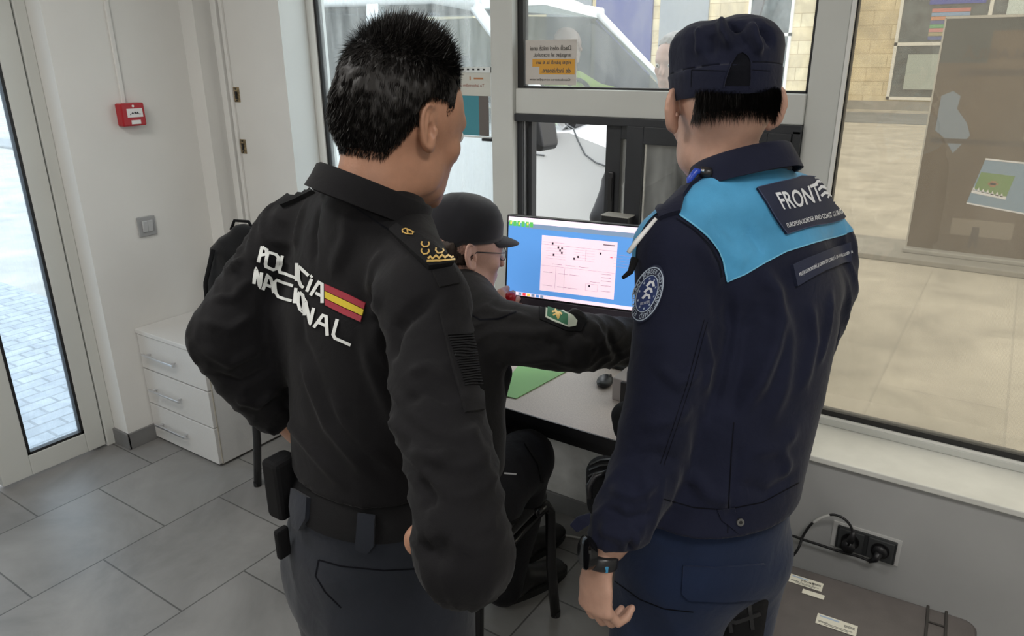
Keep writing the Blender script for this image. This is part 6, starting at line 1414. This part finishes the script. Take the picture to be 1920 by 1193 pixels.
hb = Field(); hb.limb([(at(925, 700, 1.92), .05, .05), (at(920, 740, 1.93), .045, .04)], wC, .02); skinobj('vest_pouch', hb.mesh(.006, 0, 2), webbing, C)
b = MB(); b.tube([at(916, 765, 1.91), at(926, 800, 1.92), at(938, 838, 1.94)], [.004, .005, .004], 8); b.build('vest_strap', webbing, C, smooth=True)
# baseball cap
rg = cap_shell(hC, RC, sC, [(.030, .0835, .103, -.004), (.042, .0850, .105, -.004), (.070, .0845, .105, -.006), (.095, .0790, .099, -.008), (.115, .0690, .087, -.010), (.130, .0520, .066, -.010), (.139, .0300, .038, -.010), (.1425, .0100, .012, -.010), (.143, .001, .001, -.010)], 64, lambda x, y, z, a: (x, y, z+.05*max(-.12, min(.12, y))*(.9 if z < .08 else .3)-(.006 if y < -.05 else 0)))
cpC = MB().loft(rg, cap=False).build('baseball_cap', cloth('black_cap_cloth', (.014, .014, .018), fold=.1), C, smooth=True); m_ = cpC.modifiers.new('sol', 'SOLIDIFY'); m_.thickness = .002
b = MB(); b.ell(hC+RC[2]*.142-RC[1]*.012, (.006, .006, .004)); b.build('cap_button', blackp, cpC, smooth=True)
bmv = bmesh.new(); rows = []
for i in range(17):
    a = math.radians(28+124*i/16); x0, y0 = .082*math.cos(a), .098*math.sin(a)
    rows.append([bmv.verts.new(Vector(hC+RC[0]*(x0*k1)+RC[1]*(y0+k2*math.sin(a)**1.5)+RC[2]*(.040-k3-.35*abs(x0)**1.0*.30+.004))) for k1, k2, k3 in ((.98, -.008, 0), (1.02, .018, .003), (1.0, .045, .010), (.93, .072, .020))])
for a, c_ in zip(rows, rows[1:]):
    for k in range(3): bmv.faces.new((a[k], a[k+1], c_[k+1], c_[k]))
me = bpy.data.meshes.new('cap_peak'); bmv.to_mesh(me); bmv.free(); me.materials.append(bpy.data.materials['black_cap_cloth']); pk = link('cap_peak', me, cpC); m_ = pk.modifiers.new('sol', 'SOLIDIFY'); m_.thickness = .004; m_ = pk.modifiers.new('sub', 'SUBSURF'); m_.levels = m_.render_levels = 2
back_hair('hair', hC, RC, sC, headC, C, -.030, .036, .000, nst=3500, ln=.010, M=mat('short_brown_hair', (.05, .035, .028), .5))
# glasses
b = MB(); gp_ = lambda x, y, z: tuple(hC+RC[0]*x+RC[1]*y+RC[2]*z)
for q in (-1, 1):
    cir = [gp_(q*.033+.024*math.cos(2*math.pi*k/24), .108-.012*abs(.033+.024*q*math.cos(2*math.pi*k/24))/.05*.6, -.004+.018*math.sin(2*math.pi*k/24)) for k in range(25)]
    b.tube(cir, .0013, 6, cap=False); b.tube([gp_(q*.058, .098, .004), gp_(q*.072, .07, .006), gp_(q*.079, .0, .010), gp_(q*.080, -.02, -.004)], .0015, 6)
b.tube([gp_(-.010, .110, .0), gp_(.010, .110, .0)], .0012, 6); gl_ = b.build('glasses', mat('dark_glasses_frame', (.03, .03, .035), .3), C, smooth=True)
for q in (-1, 1): MB().loft([[gp_(q*.033+.0235*math.cos(2*math.pi*k/24), .1075-.012*abs(.033+.0235*q*math.cos(2*math.pi*k/24))/.05*.6+dy, -.004+.0175*math.sin(2*math.pi*k/24)) for k in range(24)] for dy in (0, .001)]).build('lens', g_up, gl_)
# boots of all three
shoe(A, wcA-wA*.13-fA*.04, 14*-1, bootm, solem); shoe(A, wcA+wA*.13-fA*.04, -24, bootm, solem)
azB = 62; shoe(B, wcB-wB*.10-fB*.04, azB+8, bootm, solem); shoe(B, wcB+wB*.10-fB*.04, azB-8, bootm, solem)
shoe(C, ankR-RC[1]*.0, -18, bootm, solem); shoe(C, alC, -10, bootm, solem)
# ================= traveller outside the hatch
D = empty('person', (-1.05, 3.0, 0), 'grey-haired person in a dark grey jacket outside the service window', 'person')
hD = at(1266, 118, 3.3); RD = frame(170, 5, 0); greyj = cloth('grey_jacket_cloth', (.06, .06, .065))
nk = hD-np.array([0, 0, .16]); wD = RD[0]
f = Field(); f.limb([(nk-np.array([0, 0, .06]), .10, .08), (nk-np.array([0, 0, .14]), .19, .11), (nk-np.array([0, 0, .30]), .20, .13), (nk-np.array([0, 0, .55]), .17, .12), (nk-np.array([0, 0, .75]), .18, .13)], wD, .05)
hnd = []
for q in (-1, 1):
    s0 = nk-np.array([0, 0, .12])+wD*q*.20; e0 = s0+np.array([0, 0, -.29])+wD*q*.12; w0 = e0+RD[1]*.14+np.array([0, 0, -.14])-wD*q*.02
    f.limb([(s0, .062, .062), (e0, .052, .052), (w0, .04, .04)], RD[1], .03); hnd.append((w0, w0-e0))
jd = f.mesh(.010, 0, 2); v, F = jd; v = wrinkle(v, F, .008, (9, 9, 9)); skinobj('jacket', (v, F), greyj, D)
f = Field(); base = nk-np.array([0, 0, .66]); f.limb([(base, .15, .12), (base-np.array([0, 0, .1]), .17, .13)], wD, .03); legs(f, base, wD, RD[1], top=.12, z1=.06); skinobj('trousers', f.mesh(.012, 0, 2), slate_cl, D)
f = Field(); head_field(f, hD, RD, 1.0); f.limb([(hD-RD[2]*.03-RD[1]*.03, .055, .058), (nk-np.array([0, 0, .04]), .06, .06)], wD, .03); f.limb([(nk-np.array([0, 0, .04]), .07, .07), (nk-np.array([0, 0, .5]), .12, .09)], wD, .03)
for (w0, dd), q in zip(hnd, (-1, 1)): f.limb([(w0-unit(dd)*.12, .035, .035), (w0, .028, .024)], RD[1], .02); hand_field(f, w0, dd, [0, 0, 1], (25, 30, 30, 35), 30, -q)
hdD = f.mesh(.005, 0, 1); skinobj('body', hdD, skin_c, D); eyes(hD, RD, 1, D)
def hmD(c): q = loc(hD, RD, c); return q[:, 2]-np.where(q[:, 1] < 0, -.03, .05+(q[:, 1])*.5)
v, F = hdD; m_ = hmD(v); N = normals(v, F); ke = ((m_ > 0) & (np.linalg.norm(v-hD, axis=1) < .16))[F].all(1); ff = F[ke]; u, inv = np.unique(ff, return_inverse=True); skinobj('hair', ((v+N*(np.clip(m_*.5, .001, .012)+(vnoise(v*90)-.5)*.006)[:, None])[u], inv.reshape(ff.shape)), mat('grey_hair', (.30, .28, .27), .6), D)
shoe(D, base-wD*.13, 170, bootm, solem); shoe(D, base+wD*.13, 170, bootm, solem)
# ================= driver in the van
E_ = empty('person', (-3.5, 4.98, .6), 'driver in a bright yellow green safety vest behind the van wheel', 'person')
hE = on_y(1064, 88, 4.98)*np.array([1, 1, 0])+np.array([0, 0, 1.77]); RE = frame(-90, 0, 0); hiv = mat('hi_vis_cloth', (.62, .80, .14), .7)
f = Field(); f.limb([(hE-np.array([.04, 0, .15]), .15, .08), (hE-np.array([.04, 0, .24]), .19, .11), (hE-np.array([.03, 0, .42]), .19, .12), (hE-np.array([.0, 0, .75]), .17, .13)], RE[0], .05)
for q in (-1, 1): f.limb([(hE+np.array([-.02, q*.20, -.24]), .06, .06), (hE+np.array([.12, q*.26, -.34]), .07, .07), (hE+np.array([.34, q*.15, -.34]), .045, .045)], [0, 0, 1], .03)
skinobj('safety_vest', f.mesh(.012, 0, 2), hiv, E_)
f = Field(); head_field(f, hE, RE, 1.0); f.limb([(hE-RE[2]*.05, .055, .055), (hE-RE[2]*.2, .06, .06)], RE[0], .03); f.limb([(hE-RE[2]*.2, .07, .06), (hE-RE[2]*.7, .13, .09)], RE[0], .03)
for q in (-1, 1):
    f.limb([(hE+np.array([.16, q*.24, -.45]), .034, .034), (hE+np.array([.46, q*.15, -.34]), .026, .024)], [0, 0, 1], .02); hand_field(f, hE+np.array([.46, q*.15, -.34]), [.9, -q*.2, .3], [0, 0, 1], (40, 45, 45, 45), 30, q)
    f.limb([(hE+np.array([.0, q*.09, -.80]), .08, .08), (hE+np.array([.42, q*.12, -.76]), .06, .06), (hE+np.array([.50, q*.12, -1.15]), .045, .045)], [0, 0, 1], .03)
skinobj('body', f.mesh(.006, 0, 1), skin_c, E_)
# ================= chairs
tubem = mat('chair_black_steel', (.014, .014, .015), .25); seatm = cloth('chair_black_fabric', (.012, .012, .013))
def chair(c, az, label, hb=0.0):
    R = frame(az); P = lambda x, y, z: Vector(np.array([c[0], c[1], 0])+R[0]*x+R[1]*y+np.array([0, 0, z]))
    t = empty('visitor_chair', (c[0], c[1], 0), label, 'chair', None)
    def pad(z0, z1, w_, y0, y1, nm, tilt=0):
        pts = []
        for (cx, cy, s) in ((w_-.05, y1-.05, 0), (-w_+.05, y1-.05, 1), (-w_+.05, y0+.05, 2), (w_-.05, y0+.05, 3)):
            for k in range(6): a = math.pi/2*(s+k/5); pts.append((cx+.05*math.cos(a), cy+.05*math.sin(a)))
        cy_ = (y0+y1)/2; rr = [[P(x*k, cy_+(y-cy_)*k, z) for x, y in pts] for k, z in ((.93, z0), (1, z0+.012), (1, z1-.018), (.95, z1-.004), (.8, z1))]
        return auto(MB().loft(rr).build(nm, seatm, t), 60)
    pad(.435, .475, .22, -.21, .215, 'seat')
    for q in (-1, 1):
        b = MB(); b.tube([P(q*.235, .215, .0), P(q*.225, .20, .20), P(q*.222, .195, .40), P(q*.220, .17, .435), P(q*.22, .10, .448)], .016, 12); b.build('leg', tubem, t, smooth=True)
        b = MB(); b.tube([P(q*.235, -.24, .0), P(q*.225, -.215, .22), P(q*.222, -.20, .44), P(q*.215, -.235, .62), P(q*.205, -.27-hb*.2, .86+hb)], .016, 12); b.build('leg', tubem, t, smooth=True)
        b = MB(); b.tube([P(q*.222, .17, .43), P(q*.222, -.20, .43)], .011, 10); b.build('side_rail', tubem, t, smooth=True)
        for y in (.215, -.24): b = MB(); b.cyl(P(q*.235, y, 0), P(q*.235, y, .02), .016); b.build('foot_cap', gasket, t)
    for y, z in ((.18, .428), (-.20, .428)): b = MB(); b.tube([P(-.222, y, z), P(.222, y, z)], .010, 10); b.build('cross_rail', tubem, t, smooth=True)
    rr = []
    for (z, yy, w_) in ((.60, -.225, .17), (.62, -.235, .195), (.72, -.255, .20), (.82+hb, -.275-hb*.2, .195), (.85+hb, -.28-hb*.2, .16)):
        rr.append([P(w_*math.cos(a)*1.0, yy-.012*math.sin(a)*1.6+.02*math.cos(a)**2, z) for a in [2*math.pi*k/24 for k in range(24)]])
    auto(MB().loft(rr).build('backrest', seatm, t), 60)
    return t
chair((-1.185, 1.435), 3, 'black tube-legged chair under the seated officer at the desk')
ch = chair((-2.16, 1.865), -90, 'black chair half hidden behind the officer with white back lettering, beside the drawer unit')
# backpack on the drawer unit
t = empty('backpack', (-2.76, 1.93, .555), 'black backpack standing on top of the drawer unit', 'backpack')
bpk = cloth('black_backpack_cloth', (.006, .006, .007)); f = Field()
c0 = np.array([-2.74, 1.93, 0]); ub = unit([.83, .56, 0])
f.limb([(c0+[0, 0, .61], .17, .085), (c0+[0, 0, .74], .175, .095), (c0+[.01, .01, .88], .145, .085), (c0+[.035, .025, .975], .07, .05)], ub, .03); f.limb([(c0+np.array([.04, -.08, .62]), .12, .04), (c0+np.array([.04, -.08, .72]), .11, .04)], ub, .03); f.cut([0, 0, .556], [0, 0, 1])
v, F = f.mesh(.007, 0, 2); v = wrinkle(v, F, .008, (8, 8, 5)); v[:, 2] = np.maximum(v[:, 2], .556); skinobj('bag_body', (v, F), bpk, t)
b = MB(); b.tube([c0+ub*-.02+np.array([0, 0, 1.0]), c0+ub*.0+np.array([0, 0, 1.04]), c0+ub*.06+np.array([0, 0, 1.035]), c0+ub*.08+np.array([0, 0, .99])], .007, 8); b.build('grab_handle', webbing, t, smooth=True)
for q in (-1, 1): b = MB(); b.tube([c0+ub*.08*q+np.array([.04, -.06, .93]), c0+ub*.11*q+np.array([.07, -.105, .80]), c0+ub*.12*q+np.array([.06, -.10, .66])], .009, 8); b.build('shoulder_strap', webbing, t, smooth=True)
